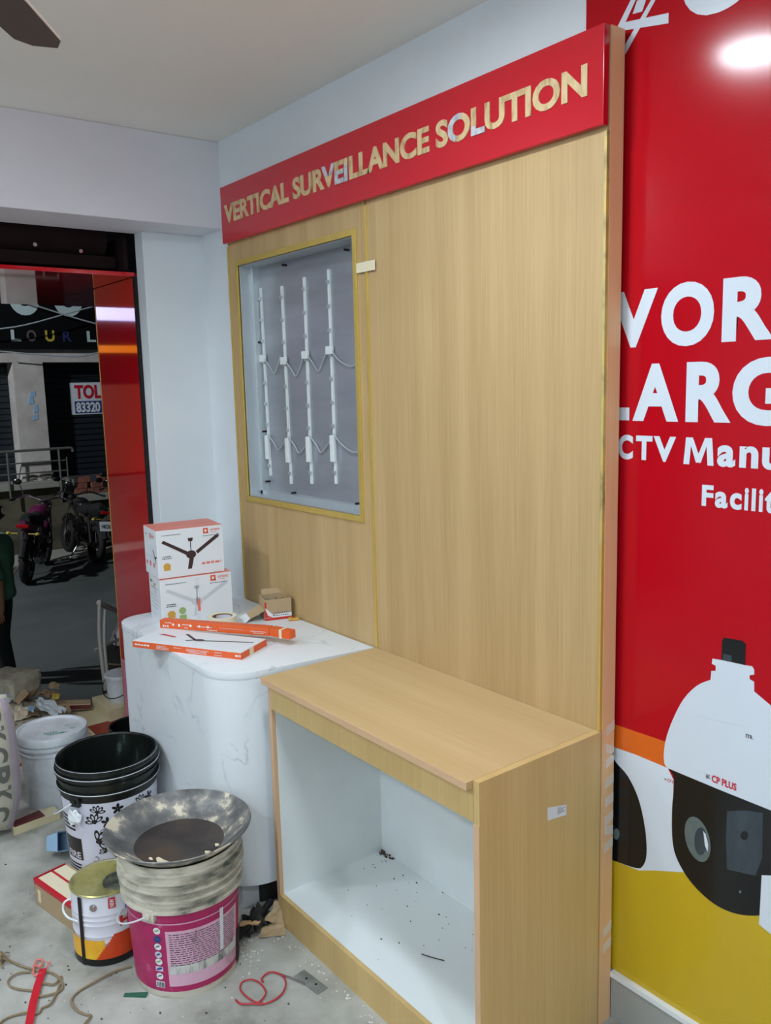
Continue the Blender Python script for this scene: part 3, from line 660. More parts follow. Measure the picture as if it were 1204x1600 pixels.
# two flat blade boxes
a = math.radians(29.5)
t = thing('blade_carton', 'flat orange and white fan blade carton overhanging the counter edge, lower of two', 'carton', (.335, -.615, HC), a, 'flat fan blade cartons')
obj('carton_body', G().box(0, .432, 0, .16, 0, .022), 'orange', t, bevel=.001)
obj('white_top', G().box(.001, .431, .001, .159, .0221, .0232), 'boxwhite', t)
tf = lambda u, v, w: (u, v, .0234+w)
g = G(); flat(g, [(.13, .12), (.142, .125), (.21, .075), (.2, .07)], tf); flat(g, [(.24, .08), (.41, .115), (.41, .108), (.245, .07)], tf); flat(g, disc(.22, .075, .022, .012), tf); flat(g, [(.17, .062), (.18, .056), (.21, .07), (.2, .075)], tf); obj('fan_picture', g, 'darktext', t, kind='stuff')
g = G(); flat(g, [(.04, .09), (.12, .075), (.12, .085), (.06, .1)], tf); obj('red_swoosh', g, 'redtext', t)
bars(t, face_long, [(.01, .07, .009, .006), (.1, .14, .014, .0025), (.1, .15, .009, .0025), (.1, .15, .004, .0025), (.17, .2, .014, .0025), (.22, .31, .014, .0025), (.22, .3, .009, .0025), (.23, .3, .004, .0025), (.33, .36, .014, .0025), (.33, .36, .005, .0025), (.41, .43, .009, .008)], 'boxwhite')
obj('carton_tape', G().box(.4325, .4332, .05, .075, .0, .022), 'masking', t)
A = bz(250, 980, .836); B = bz(420, 993, .836); a2 = math.atan2(B.y-A.y, B.x-A.x); Ln = (Vector((B.x-A.x, B.y-A.y))).length
t = thing('blade_carton', 'narrow orange fan blade carton lying across the back of the flat one', 'carton', (A.x, A.y, .8335), a2, 'flat fan blade cartons')
obj('carton_body', G().box(0, Ln, 0, .034, 0, .029), 'orange', t, bevel=.001)
C2 = bz(452, 999, .836); a3 = math.atan2(C2.y-B.y, C2.x-B.x)-a2; l3 = (Vector((C2.x-B.x, C2.y-B.y))).length
g = G(); g.T = Matrix.Translation((Ln, 0, 0)) @ Matrix.Rotation(a3, 4, 'Z'); g.box(.001, l3, .001, .033, .001, .029); obj('carton_end', g, 'orange', t, bevel=.001)
g = G(); g.T = Matrix.Translation((Ln, 0, 0)) @ Matrix.Rotation(a3, 4, 'Z'); g.box(l3*.5, l3*.62, -.0006, .0336, 0, .0296); obj('carton_tape', g, 'masking', t)
bars(t, face_long, [(.012, .035, .005, .008), (.02, .05, .02, .003), (.09, .13, .017, .003), (.15, .21, .014, .003), (.1, .115, .006, .003), (.19, .23, .004, .004), (.24, .33, .015, .0012), (.36, .42, .012, .003), (.37, .41, .006, .003)], 'boxwhite')
g = G()
for u in (.055, .125, .16, .195): flat(g, disc(u, .016, .0045), face_long, .0008)
flat(g, rect(.075, .083, .01, .02), face_long, .0008); obj('icon_print', g, 'boxwhite', t, kind='stuff')
# masking tape roll
c = bz(351, 962, .84)
t = thing('tape_roll', 'cream roll of masking tape lying beside the fan cartons', 'tape', (.287, -.252, HC))
obj('tape_ring', G().lathe([(.036, 0), (.053, 0), (.0535, .002), (.0535, .03), (.053, .032), (.038, .032), (.037, .03)], 40), 'cream', t, smooth=True)
obj('core', G().lathe([(.037, .031), (.034, .031), (.034, 0), (.036, 0)], 40), 'brownin', t, smooth=True)
obj('core_print', G().lathe([(.0338, .027), (.0338, .012)], 30, .4, 3.4), 'lab', t, smooth=True)
# open screw box
t = thing('screw_box', 'open small cardboard box of screws on the marble counter beside the panel', 'box', (.364, -.116, HC), math.radians(72))
Lb, Wb, Hb = .102, .1, .08; g = G(); e = .0022
g.box(0, Lb, 0, e, 0, Hb).box(0, Lb, Wb-e, Wb, 0, Hb).box(0, e, e, Wb-e, 0, Hb).box(Lb-e, Lb, e, Wb-e, 0, Hb).box(e, Lb-e, e, Wb-e, 0, e)
obj('box_body', g, 'card', t)
g = G(); flat(g, rect(.0, Lb, .002, .01), face_long, .0006); flat(g, [(.0, .012), (.0, .05), (.012, .02), (.03, .012)], face_long, .0006); flat(g, rect(0, .007, .05, .072), face_long, .0006)
obj('red_print', g, 'redlab', t, kind='stuff')
g = G(); flat(g, [(.0, .011), (Lb, .011), (Lb, .026), (.03, .022), (.008, .045), (.0, .045)], face_long, .0004); obj('white_print', g, 'boxwhite', t)
bars(t, face_long, [(.035, .095, .026, .005), (.03, .09, .016, .005)], 'ingrey')
g = G(); g.hexa([(0, -.0, .0), (0, Wb, .0), (-.002, Wb, .002), (-.002, -.0, .002)], [(-.05, .005, -.048+.05), (-.05, Wb-.005, .002), (-.05, Wb-.005, .004), (-.05, .005, .004)])
g = G(); g.add([(0, .002, .04), (0, Wb-.002, .04), (-.055, Wb-.01, .012), (-.055, .008, .012), (-.001, .002, .042), (-.001, Wb-.002, .042), (-.056, Wb-.01, .014), (-.056, .008, .014)], [(0, 1, 2, 3), (4, 5, 6, 7), (0, 1, 5, 4), (1, 2, 6, 5), (2, 3, 7, 6), (3, 0, 4, 7)])
obj('side_flap', g, 'card', t)
g = G(); g.add([(-.055, .008, .013), (-.055, Wb-.01, .013), (-.085, Wb-.02, .001), (-.075, .0, .001), (-.055, .008, .016), (-.055, Wb-.01, .016), (-.085, Wb-.02, .004), (-.075, .0, .004)], [(0, 1, 2, 3), (4, 5, 6, 7), (0, 1, 5, 4), (1, 2, 6, 5), (2, 3, 7, 6), (3, 0, 4, 7)])
obj('flap_end', g, 'boxwhite', t)
g = G(); g.add([(Lb*.1, Wb, Hb), (Lb*.9, Wb, Hb), (Lb*.85, Wb+.035, Hb+.012), (Lb*.15, Wb+.035, Hb+.012), (Lb*.1, Wb-.001, Hb-.002), (Lb*.9, Wb-.001, Hb-.002), (Lb*.85, Wb+.035, Hb+.01), (Lb*.15, Wb+.035, Hb+.01)], [(0, 1, 2, 3), (4, 5, 6, 7), (0, 1, 5, 4), (1, 2, 6, 5), (2, 3, 7, 6), (3, 0, 4, 7)])
obj('side_flap', g, 'card', t)
q = random.Random(3); g = G()
for k in range(46):
    c = Vector((q.uniform(.015, Lb-.015), q.uniform(.015, Wb-.015), q.uniform(.045, .068))); d = Vector((q.uniform(-1, 1), q.uniform(-1, 1), q.uniform(-.4, .4))).normalized()
    g.tube([c-d*.011, c+d*.009, c+d*.011], [.0014, .0014, .003], 6)
tag(obj('screws', g, 'steel'), 'heap of loose steel screws filling the small cardboard box', 'screws', kind='stuff')
o = bpy.data.objects['screws']; o.location = t.location; o.rotation_euler = t.rotation_euler
obj('fill_liner', G().box(.004, Lb-.004, .004, Wb-.004, .004, .05), 'carddk', t)
t = thing('matchbox', 'tiny yellow and red matchbox on the counter in front of the screw box', 'matchbox', (.425, -.03, HC), math.radians(60))
obj('sleeve', G().box(-.018, .018, -.011, .011, 0, .011), 'sgnyellow', t, bevel=.0008)
obj('drawer', G().box(.0181, .021, -.0095, .0095, .001, .0095), 'card', t)
g = G(); flat(g, disc(0, 0, .011, .007), lambda u, v, w: (u, v, .0114)); flat(g, rect(-.018, .018, .002, .0045), face_long, -.0114+.0226 if False else .0113); obj('red_print', g, 'redlab', t, kind='stuff')

# ------------------------------------------------------------------ buckets
def cface(c): return math.atan2(CAM.y-c[1], CAM.x-c[0])
def wrap(rf, a0):
    """(arc length from the side facing the viewer, height, lift) -> surface of a turned body"""
    def fn(u, v, w):
        r = rf(v); a = a0+u/r; r += w; return (r*math.cos(a), r*math.sin(a), v)
    return fn
def band(rf, a0, a1, z0, z1, w, n=28, m=6):
    g = G(); zs = [z0+(z1-z0)*k/m for k in range(m+1)]
    return g.lathe([(rf(z)+w, z) for z in zs], n, a0, a1)
def bail(t, rf, ang, z, drop, mat, reach, r=.0022, grip=None):
    R = rf(z)+.012; P = []
    for k in range(17):
        s = PI*k/16; a = ang-s; P.append((R*math.cos(a)*(1+reach*math.sin(s)), R*math.sin(a)*(1+reach*math.sin(s)), z-drop*math.sin(s)))
    obj('bail_handle', G().tube(P, r, 6, 2), mat, t, smooth=True)
    for a in (ang, ang+PI):
        g = G(); g.T = Matrix.Translation((rf(z)*math.cos(a), rf(z)*math.sin(a), z)) @ Matrix.Rotation(a, 4, 'Z')
        g.box(-.002, .012, -.018, .018, -.018, .018).cyl((.008, 0, 0), .008, .01, 12, 'x')
        obj('handle_ear', g, t.get('_m', 'pailblack'), t, bevel=.002)
def pail(name, label, c, h, rt, rb, mat, ribs, inner, group='paint buckets'):
    t = thing(name, label, 'bucket', (c[0], c[1], c[2] if len(c) > 2 else 0), 0, group)
    rf = lambda z: rb+(rt-rb)*z/h
    P = [(0, .004), (rb-.006, .004), (rb, 0), (rb+.001, .004)]
    z0 = .01
    for z, out, hh in ribs:
        P += [(rf(z-hh/2), z-hh/2), (rf(z)+out, z-hh*.35), (rf(z)+out, z+hh*.35), (rf(z+hh/2), z+hh/2)]
    P += [(rt+.002, h-.006), (rt+.002, h-.001), (rt, h), (rt-.003, h-.001), (rt-.005, h-.006)]
    obj('bucket_wall', G().lathe(P, 56), mat, t, smooth=True)
    obj('bucket_inside', G().lathe([(rt-.004, h-.004), (rb-.003, .012), (0, .012)], 48), inner, t, smooth=True)
    return t, rf
# black floral bucket
c = (.279, -.712); h = .445
t, rf = pail('paint_bucket', 'tall black paint bucket with white floral label standing before the marble counter', c, h, .166, .142, 'pailblack', [(.43, .005, .008), (.412, .010, .012), (.392, .006, .008), (.36, .009, .010)], 'pailblack')
fa = cface(c)
obj('floral_label', band(rf, fa-1.35, fa+2.2, .03, .332, .0008, 40), 'lab', t, smooth=True)
fn = wrap(rf, fa)
def petal(cx, cz, a, L, wd, n=10):
    P = []
    for k in range(n): s = 2*PI*k/n; u = L*(.55-.5*math.cos(s)); v = wd*math.sin(s)*(.6+.4*math.sin(s/2)); P.append((cx+u*math.cos(a)-v*math.sin(a), cz+u*math.sin(a)+v*math.cos(a)))
    return P
def ringpoly(g, poly, cx, cz, k, fn, w):
    inner = [(sum(p[0] for p in poly)/len(poly)*(1-k)+x*k, sum(p[1] for p in poly)/len(poly)*(1-k)+z*k) for x, z in poly]; n = len(poly)
    for i in range(n): flat(g, [poly[i], poly[(i+1) % n], inner[(i+1) % n], inner[i]], fn, w)
def flower(cx, cz, s, kind, rot):
    g = G()
    if kind == 0:
        for k in range(5): flat(g, petal(cx, cz, rot+2*PI*k/5, s, s*.3), fn, .0014)
    else:
        for k in range(5): ringpoly(g, petal(cx, cz, rot+(k-2)*.62, s*1.25, s*.3), cx, cz, .5, fn, .0014)
        flat(g, disc(cx, cz, s*.22, n=10), fn, .0014)
    obj('printed_flower', g, 'black', t, kind='stuff')
for cx, cz, s, kd, ro in ((.02, .305, .016, 0, .2), (.1, .3, .018, 1, 1), (-.045, .3, .018, 1, 1.4), (.14, .305, .016, 0, .5), (-.015, .262, .017, 0, .3), (.075, .268, .018, 0, .9), (.13, .262, .026, 1, 1.2), (-.05, .195, .028, 1, .4), (.035, .245, .02, 1, 1.5), (.01, .2, .02, 1, 2.4), (.085, .2, .02, 0, 0),
                          (-.028, .155, .014, 1, 2), (.02, .12, .03, 1, .9), (-.045, .075, .017, 0, .5), (.055, .085, .018, 0, 1), (.09, .14, .028, 1, 2.2), (.0, .06, .014, 0, .2), (.15, .2, .02, 0, .4), (.16, .12, .026, 1, 1), (.12, .07, .018, 0, .7), (-.055, .265, .022, 1, 1.9)):
    flower(cx, cz, s*1.18, kd, ro)
g = G()
for cx, cz, r, a0 in ((-.03, .225, .02, 0), (.03, .16, .022, 1), (-.01, .1, .016, 2), (.06, .17, .018, 3), (-.06, .135, .014, 4), (.1, .235, .02, .5), (.07, .115, .02, 2)):
    P = [fn(cx+r*(1-k/14)*math.cos(a0+k*.42), cz+r*(1-k/14)*math.sin(a0+k*.42), .0012) for k in range(12)]; g.tube(P, .0011, 4)
obj('printed_scrolls', g, 'black', t, kind='stuff')
obj('label_side_block', band(rf, fa-1.3, fa-.72, .12, .2, .0014, 10), 'black', t)
g = G(); put_text(g, 'FIRE', wrap(rf, fa-.98), -.035, .03, .125, .148, .02, .0022); obj('label_lettering', g, 'lab', t)
g = G()
for k in range(5): g.V += []; bb = band(rf, fa-1.3, fa-.8+.03*(k % 2), .05+.012*k, .056+.012*k, .0014, 8, 1); g.add(bb.V, bb.F)
for k in range(4): bb = band(rf, fa-1.3, fa-.85, .225+.014*k, .233+.014*k, .0014, 8, 1); g.add(bb.V, bb.F)
obj('label_print_lines', g, 'black', t, kind='stuff')
bail(t, rf, fa-.72, .34, .12, 'boxwhite', .1, .003)
g = G(); g.T = Matrix.Rotation(fa-.75, 4, 'Z'); g.blob((rf(.28)+.014, 0, .285), .008, .026, .03, 3, .35); obj('torn_film', g, 'boxwhite', t)
obj('rim_wear_highlight', G().lathe([(.1675, h-.004), (.1684, h-.0025), (.1675, h-.001)], 56).lathe([(rf(.412)+.0102, .4155), (rf(.412)+.0106, .4168), (rf(.412)+.0098, .418)], 56).lathe([(rf(.36)+.0092, .362), (rf(.36)+.0096, .3634), (rf(.36)+.0088, .3646)], 56), 'pailwhite', t, smooth=True, kind='stuff')  # pale rings stand for highlight lines as well as worn edges
# pink bucket
c = (.902, -.726); h = .402
t, rf = pail('paint_bucket', 'dirty cream bucket with magenta label carrying the cement tray in front', c, h, .168, .146, 'pailcream', [(.382, .008, .010), (.358, .011, .010), (.334, .014, .011), (.306, .012, .010), (.272, .012, .012)], 'pailcream')
fa = cface(c); fn = wrap(rf, fa)
obj('magenta_label', band(rf, fa-1.5, fa+1.35, .022, .262, .0008, 44), 'magenta', t, smooth=True)
obj('pink_info_panel', band(rf, fa-.36, fa+1.12, .04, .212, .0014, 24), 'pinklab', t, smooth=True)
obj('smeared_strip', band(rf, fa-.34, fa+1.1, .078, .105, .0019, 24, 2), 'stain', t, smooth=True)
g = G(); q = random.Random(8)
for k in range(15):
    z = .2-.0068*k; a = -.3
    while a < 1.0: d = q.uniform(.03, .12); bb = band(rf, fa+a, fa+min(a+d, 1.05), z, z+.0022, .0022, 3, 1); g.add(bb.V, bb.F); a += d+.02
obj('fine_print', g, 'darktext', t, kind='stuff')
for k, (z, m) in enumerate(((.212, 'boxwhite'), (.186, 'bluebd'), (.163, 'boxwhite'), (.138, 'fangrey'), (.116, 'boxwhite'), (.0705, 'boxwhite'))):
    g = G(); flat(g, disc(-.08, z, .0105, n=18), fn, .0018); ic = obj('round_icon', g, m, t)
    g = G(); flat(g, petal(-.088, z-.003, .5, .016, .003), fn, .0024); obj('icon_print', g, ('green' if k in (0, 4) else 'ingrey' if k in (2, 5) else 'bluetxt'), ic)
g = G(); flat(g, rect(-.091, -.069, .086, .101), fn, .0018); ic = obj('square_icon', g, 'lab', t)
g = G(); flat(g, petal(-.09, .09, .4, .02, .004), fn, .0024); flat(g, petal(-.072, .098, 3.6, .018, .003), fn, .0024); obj('icon_print', g, 'bluetxt', ic, kind='stuff')
g = G(); flat(g, rect(-.093, -.067, .034, .054), fn, .0018); ic = obj('barcode', g, 'boxwhite', t)
g = G()
for k in range(5): flat(g, rect(-.090+k*.0047, -.0875+k*.0047, .036, .052), fn, .0024)
obj('bars', g, 'darktext', ic, kind='stuff')
t['_m'] = 'pailcream'; bail(t, rf, fa-.6, .262, .1, 'boxwhite', .1, .0026)
obj('dirt_smear', band(rf, fa+1.16, fa+1.4, .012, .12, .003, 5), 'rag', t)
obj('embossed_ring', band(rf, fa-1.4, fa+1.3, .232, .2355, .0022, 36, 1), 'pinklab', t)
obj('paint_smear', band(rf, fa+.62, fa+.7, .11, .24, .0026, 4), 'paper', t)
for o in COL.objects:
    if '_m' in o.keys(): del o['_m']
# iron tray on top
t = thing('mortar_tray', 'round black iron mortar tray caked with dried cement on the magenta bucket', 'tray', (.894, -.725, .3665))
P = [(0, .012), (.11, .012), (.125, .016), (.165, .042), (.2, .07), (.206, .074), (.208, .072), (.2055, .067), (.168, .036), (.13, .009), (.115, .003), (0, .003)]
obj('tray_bowl', G().lathe(P[1:], 64).lathe([P[-1], P[-2]], 64), 'tray', t, smooth=True)
obj('tray_floor', G().lathe([(0, .0125), (.128, .0175)], 48), 'traydark', t, smooth=True)
q = random.Random(5)
for k, (x, y, r) in enumerate(((.09, -.09, .02), (.035, -.1, .007), (.12, .03, .009), (.1, .07, .008))):
    g = G(); z = .013+max(0, (math.hypot(x, y)-.11))*.5
    n = 9; P = [(x+r*(1+.5*(q.random()-.5))*math.cos(2*PI*i/n)*1.5, y+r*.6*(1+.5*(q.random()-.5))*math.sin(2*PI*i/n)) for i in range(n)]
    g.prism(P, lambda u, v, w: (u, v, z+w+max(0, math.hypot(u, v)-.12)*.55), 0, .004); obj('cement_lump', g, 'masking', t)
# oil can
c = (.672, -.874); h = .225; R = .1
t = thing('paint_can', 'white and flame-orange metal paint can with yellow smeared lid between the buckets', 'can', (c[0], c[1], 0))
rf = lambda z: R; fa = cface(c); fn = wrap(rf, fa)
P = [(0, .003), (R-.004, .003), (R, 0), (R+.002, .004), (R, .008)]
for z in (.055, .075, .095, .13, .146, .162): P += [(R, z-.005), (R+.002, z), (R, z+.005)]
P += [(R, h-.008), (R+.003, h-.005), (R+.003, h), (R-.001, h+.001), (R-.004, h-.003)]
obj('can_wall', G().lathe(P, 52), 'canwhite', t, smooth=True)
lx, ly = .045*math.cos(fa+1.0), .045*math.sin(fa+1.0)
obj('lid', G().lathe([(R-.003, h-.002), (R-.012, h-.006), (0, h-.006)], 48), 'canlid', t, smooth=True)
g = G(); g.T = Matrix.Translation((lx, ly, 0)); g.lathe([(.048, h-.0055), (.046, h-.001), (.04, h-.0005), (.038, h-.004), (0, h-.0045)], 32); obj('filler_cap', g, 'capgrey', t, smooth=True)
obj('rim_ring', G().lathe([(R+.003, h-.004), (R+.004, h-.001), (R+.001, h+.002), (R-.004, h+.001)], 48), 'canlid', t, smooth=True)
obj('base_band', band(rf, fa-1.6, fa+1.6, .004, .026, .0026, 30, 2), 'black', t, smooth=True)
g = band(rf, fa-1.6, fa-.15, .026, .086, .003, 20, 3); obj('flame_print_yellow', g, 'canyellow', t, smooth=True)
g = G()
for k in range(10): bb = band(rf, fa-.42+.052*k, fa-.368+.052*k, .026, .03+.007*k, .0036, 2, 2); g.add(bb.V, bb.F)
bb = band(rf, fa+.1, fa+1.6, .026, .1, .0032, 20, 3); g.add(bb.V, bb.F); obj('flame_print_red', g, 'canred', t, kind='stuff')
obj('seam', band(rf, fa-.9, fa-.76, .004, h-.006, .0036, 3, 2), 'dark', t)
g = G(); flat(g, rect(.002, .022, .182, .215), fn, .0022); nl = obj('red_tag', g, 'redlab', t)
g = G(); put_text(g, 'NEW', fn, .006, .018, .186, .211, .03, .0028, 'ccw'); obj('tag_lettering', g, 'boxwhite', nl)
g = G(); put_text(g, 'H', fn, .03, .062, .118, .15, .05, .0036); obj('label_lettering', g, 'redlab', t)
g = G(); flat(g, rect(.05, .068, .165, .195), fn, .003); obj('blue_print', g, 'bluetxt', t)
g = G(); g.T = Matrix.Rotation(fa-.4, 4, 'Z'); g.cyl((R-.001, 0, .19), .011, .004, 16, 'x').cyl((R+.002, 0, .19), .007, .004, 12, 'x'); obj('handle_stud', g, 'steel', t, smooth=True)
g = G(); P = [(R+.004+.03*math.sin(s)*1.0, -.03+.03*math.cos(s), .168+.03*math.sin(s*2)*.5) for s in [PI*k/10 for k in range(11)]]
g.T = Matrix.Rotation(fa-1.25, 4, 'Z'); g.tube([(R, -.012, .192), (R+.02, -.015, .186), (R+.026, -.012, .165), (R+.02, .01, .15), (R+.006, .05, .152)], .003, 6, 5); obj('plastic_handle', g, 'boxwhite', t, smooth=True)
# white lidded bucket
c = (-.412, -.706); h = .298
t, rf = pail('paint_bucket', 'white lidded paint bucket marked in green beside the cement bag', c, h, .132, .112, 'pailwhite', [(.282, .006, .012), (.262, .008, .014), (.235, .004, .01)], 'pailwhite')
obj('lid', G().lathe([(0, h+.004), (.124, h+.004), (.128, h+.012), (.138, h+.012), (.14, h+.006), (.139, h-.02), (.136, h-.022), (.136, h-.002)], 48), 'pailwhite', t, smooth=True)
fa = cface(c); q = random.Random(11); g = G()
for u0, v0, n in ((-.03, -.045, 5), (-.02, -.062, 6), (.03, -.062, 3), (.07, -.03, 2), (.05, .01, 2)):
    for k in range(n):
        u = u0+.011*k; g.add([(u, v0, h+.0055), (u+.008, v0+q.uniform(-.003, .003), h+.0055), (u+.008, v0+.008, h+.0055), (u+.001, v0+.006, h+.0055)], [(0, 1, 2, 3)])
for i in range(len(g.V)): x, y, z = g.V[i]; g.V[i] = Vector((x*math.cos(fa+PI/2)-y*math.sin(fa+PI/2), x*math.sin(fa+PI/2)+y*math.cos(fa+PI/2), z))
obj('green_marks', g, 'greenmark', t, kind='stuff')
bars(t, wrap(rf, fa-.75), [(-.03, .02, .2, .012), (-.03, .01, .17, .012), (-.03, .015, .13, .016), (-.025, .01, .07, .02)], 'fangrey', .001, 'faded_print')
bars(t, wrap(rf, fa), [(.03, .06, .12, .008)], 'palepink', .001, 'faded_print')
# dark pail beyond the counter
t, rf = pail('plastic_pail', 'small black plastic pail half hidden behind the marble counter', (-.488, -.335), .2, .104, .088, 'pailblack', [(.188, .005, .01), (.172, .005, .01)], 'black')
fa = cface((-.488, -.335)); obj('pail_label', band(rf, fa-1.5, fa+.6, .03, .155, .0008, 20), 'fangrey', t)
bail(t, rf, fa-1.2, .165, .06, 'steel', .06)

# ------------------------------------------------------------------ cement bag at the left edge
bc = Vector((-.265, -1.128, 0)); fa = cface(bc)
t = thing('cement_bag', 'plump woven cement bag lettered KCP standing at the left edge', 'bag', (bc.x, bc.y, 0), fa+PI/2)
Wd, Hh, Th = .25, .54, .085
def bagpt(u, v, side):
    """u across -1..1, v up 0..1; side -1 is the viewer's side"""
    sx = Wd*(1-.10*abs(2*v-1)**2.5-.16*max(0, .25-v)*4*.6); prof = (1-abs(u)**3.2)**.55*(1-abs(2*v-1)**5)**.5
    return (sx*u, side*Th*prof+.004*math.sin(9*u+14*v)*prof, .012+Hh*v+.012*math.sin(3*u))
g = G(); nu, nv = 26, 26
for sd in (-1, 1):
    g.add([bagpt(-1+2*i/nu, j/nv, sd) for j in range(nv+1) for i in range(nu+1)], [(j*(nu+1)+i, j*(nu+1)+i+1, (j+1)*(nu+1)+i+1, (j+1)*(nu+1)+i) for j in range(nv) for i in range(nu)])
obj('bag_body', g, 'bag', t, smooth=True)
g = G(); n2 = 20
for u0, u1 in ((.88, .99), (-.99, -.88)):
    vs = [Vector(bagpt(u0+(u1-u0)*i/4, .02+.96*j/n2, -1))+Vector((0, -.0012, 0)) for j in range(n2+1) for i in range(5)]
    g.add(vs, [(j*5+i, j*5+i+1, (j+1)*5+i+1, (j+1)*5+i) for j in range(n2) for i in range(4)])
obj('lilac_side_band', g, 'bagedge', t, smooth=True, kind='stuff')
def bagfn(u, v, w): p = bagpt(u, v, -1); return (p[0], p[1]-w, p[2])
for k, s in enumerate('PKCPKC'):
    g = G(); put_text(g, s, bagfn, .56, .84, .83-.145*k, .95-.145*k, .04, .0022, 'cw'); obj('lettering', g, 'bagtxt', t)
g = G(); g.tube([(-.2, 0, Hh+.012), (0, -.004, Hh+.018), (.2, .003, Hh+.013)], .006, 6, 4); obj('stitched_top', g, 'bagedge', t, smooth=True)
g = G(); flat(g, disc(.78, .9, .06, .02, 10), bagfn, .0025); obj('red_stamp', g, 'palepink', t)

# ------------------------------------------------------------------ loose things on the shop floor
def sheet(g, c, nx=5, ny=5, amp=.01, seed=0, th=.002):
    """crumpled sheet between four corners"""
    q = random.Random(seed); c = [Vector(k) for k in c]; top = []; 
    for j in range(ny+1):
        for i in range(nx+1):
            u, v = i/nx, j/ny; p = c[0]*(1-u)*(1-v)+c[1]*u*(1-v)+c[2]*u*v+c[3]*(1-u)*v
            top.append(p+Vector((q.uniform(-1, 1)*amp*.5, q.uniform(-1, 1)*amp*.5, abs(q.gauss(0, 1))*amp)))
    n = len(top); idx = lambda i, j: j*(nx+1)+i
    vs = [p+Vector((0, 0, th)) for p in top]+top
    fs = [(idx(i, j), idx(i+1, j), idx(i+1, j+1), idx(i, j+1)) for j in range(ny) for i in range(nx)]
    fs += [tuple(k+n for k in f)[::-1] for f in fs]
    rim = [idx(i, 0) for i in range(nx+1)]+[idx(nx, j) for j in range(1, ny+1)]+[idx(i, ny) for i in range(nx-1, -1, -1)]+[idx(0, j) for j in range(ny-1, 0, -1)]
    fs += [(rim[k], rim[k]+n, rim[(k+1) % len(rim)]+n, rim[(k+1) % len(rim)]) for k in range(len(rim))]
    return g.add(vs, fs)
def at(o, p, rz=0): o.location = p; o.rotation_euler = (0, 0, rz); return o
# flattened red and white carton on its side
t = thing('cardboard_box', 'brown cardboard box with red edges lying on the floor left of the paint can', 'box', (.305, -.99, 0), math.radians(12))
L, Wb, Hb = .265, .12, .088
obj('box_body', G().box(0, L, 0, Wb, 0, Hb), 'card', t, bevel=.002)
obj('white_top', G().box(.003, L-.003, .012, Wb-.01, Hb-.001, Hb+.0012), 'masking', t)
obj('red_stripe', G().box(.001, L-.001, -.0012, .012, Hb-.012, Hb+.001), 'ribbon', t)
obj('red_stripe', G().box(.004, L-.004, .058, .066, Hb, Hb+.0018), 'ribbon', t)
obj('end_flap', G().hexa([(-.0015, .004, .006), (0, .004, .006), (0, Wb-.004, .006), (-.0015, Wb-.004, .006)], [(-.014, .004, Hb-.002), (-.012, .004, Hb-.002), (-.012, Wb-.004, Hb-.002), (-.014, Wb-.004, Hb-.002)]), 'ribbon', t)
obj('side_tape', G().box(.02, .036, -.0014, 0, .018, .06), 'masking', t)
# broken glazed tile
A = bz(27, 1290); B = bz(98, 1262); a = math.atan2(B.y-A.y, B.x-A.x)
t = thing('broken_tile', 'broken maroon-faced cream tile piece lying in front of the white bucket', 'tile', (A.x+.075, A.y-.03, 0), a)
l = (B-A).length
obj('tile_body', G().prism([(0, 0), (l*.96, -.012), (l, .05), (l*.7, .072), (.01, .055)], lambda u, v, w: (u, v, w), 0, .03), 'tilebeige', t, bevel=.001)
obj('glaze', G().prism([(.006, .006), (l*.66, .0), (l*.68, .06), (.014, .05)], lambda u, v, w: (u, v, w), .0302, .034), 'maroon', t)
# crumpled pale blue tub piece
c = (bz(84, 1318)+bz(104, 1300))/2
t = thing('plastic_tub', 'small pale blue plastic tub on its side against the floral bucket', 'tub', (.045, -.835, 0), .5)
g = G(); g.T = Matrix.Translation((0, 0, .05)) @ Matrix.Rotation(math.radians(72), 4, 'Y') @ Matrix.Rotation(.4, 4, 'Z')
g.lathe([(0, -.035), (.036, -.035), (.046, .03), (.05, .032), (.05, .035), (.044, .032), (.034, -.031), (0, -.031)], 4); obj('tub_shell', g, 'blueplas', t, bevel=.003)
# jute string
def floor_curve(name, pts, r, mat, label, cat, z=.004, closed=False):
    P = [bz(x, y, 0)+Vector((0, 0, z+(k % 3)*.0015)) for k, (x, y) in enumerate(pts)]
    o = obj(name, G().tube(P, r, 6, 6, closed), mat, smooth=True); return tag(o, label, cat)
floor_curve('jute_string', [(-14, 1490), (6, 1499), (30, 1511), (55, 1518), (78, 1522), (93, 1532), (98, 1545), (88, 1554), (64, 1560), (62, 1553), (66, 1540), (85, 1541), (96, 1528), (92, 1546), (80, 1571), (66, 1577), (60, 1586), (40, 1586), (15, 1591), (2, 1600), (-12, 1618)], .0032, 'rope', 'brown jute string looped over the red strap in the lower left corner', 'string')
floor_curve('jute_string', [(62, 1560), (50, 1551), (30, 1549), (15, 1542), (14, 1533), (28, 1524), (48, 1521)], .0028, 'rope', 'small side loop of brown jute string left of the red strap', 'string')
floor_curve('jute_string', [(205, 1512), (180, 1520), (150, 1536), (122, 1552), (112, 1566), (118, 1580), (132, 1587), (142, 1590), (132, 1604), (118, 1625)], .0032, 'rope', 'single strand of brown jute string trailing from the paint can to the bottom edge', 'string')
t = thing('string_knot', 'frayed knot of brown jute at the left edge beside the string', 'knot', tuple(bz(0, 1504)))
obj('knot_core', G().blob((0, 0, .014), .022, .02, .014, 2, .35, 10), 'rope', t)
q = random.Random(2); g = G()
for k in range(10): a = q.uniform(0, 6.28); g.tube([(0, 0, .014), (.02*math.cos(a), .02*math.sin(a), .02), (.04*math.cos(a+.3), .04*math.sin(a+.3), .004)], .0014, 5, 3)
obj('frayed_ends', g, 'rope', t, kind='stuff')
t = thing('red_strap', 'torn red plastic strap with curled pink end on the floor, lower left', 'strap', (0, 0, 0))
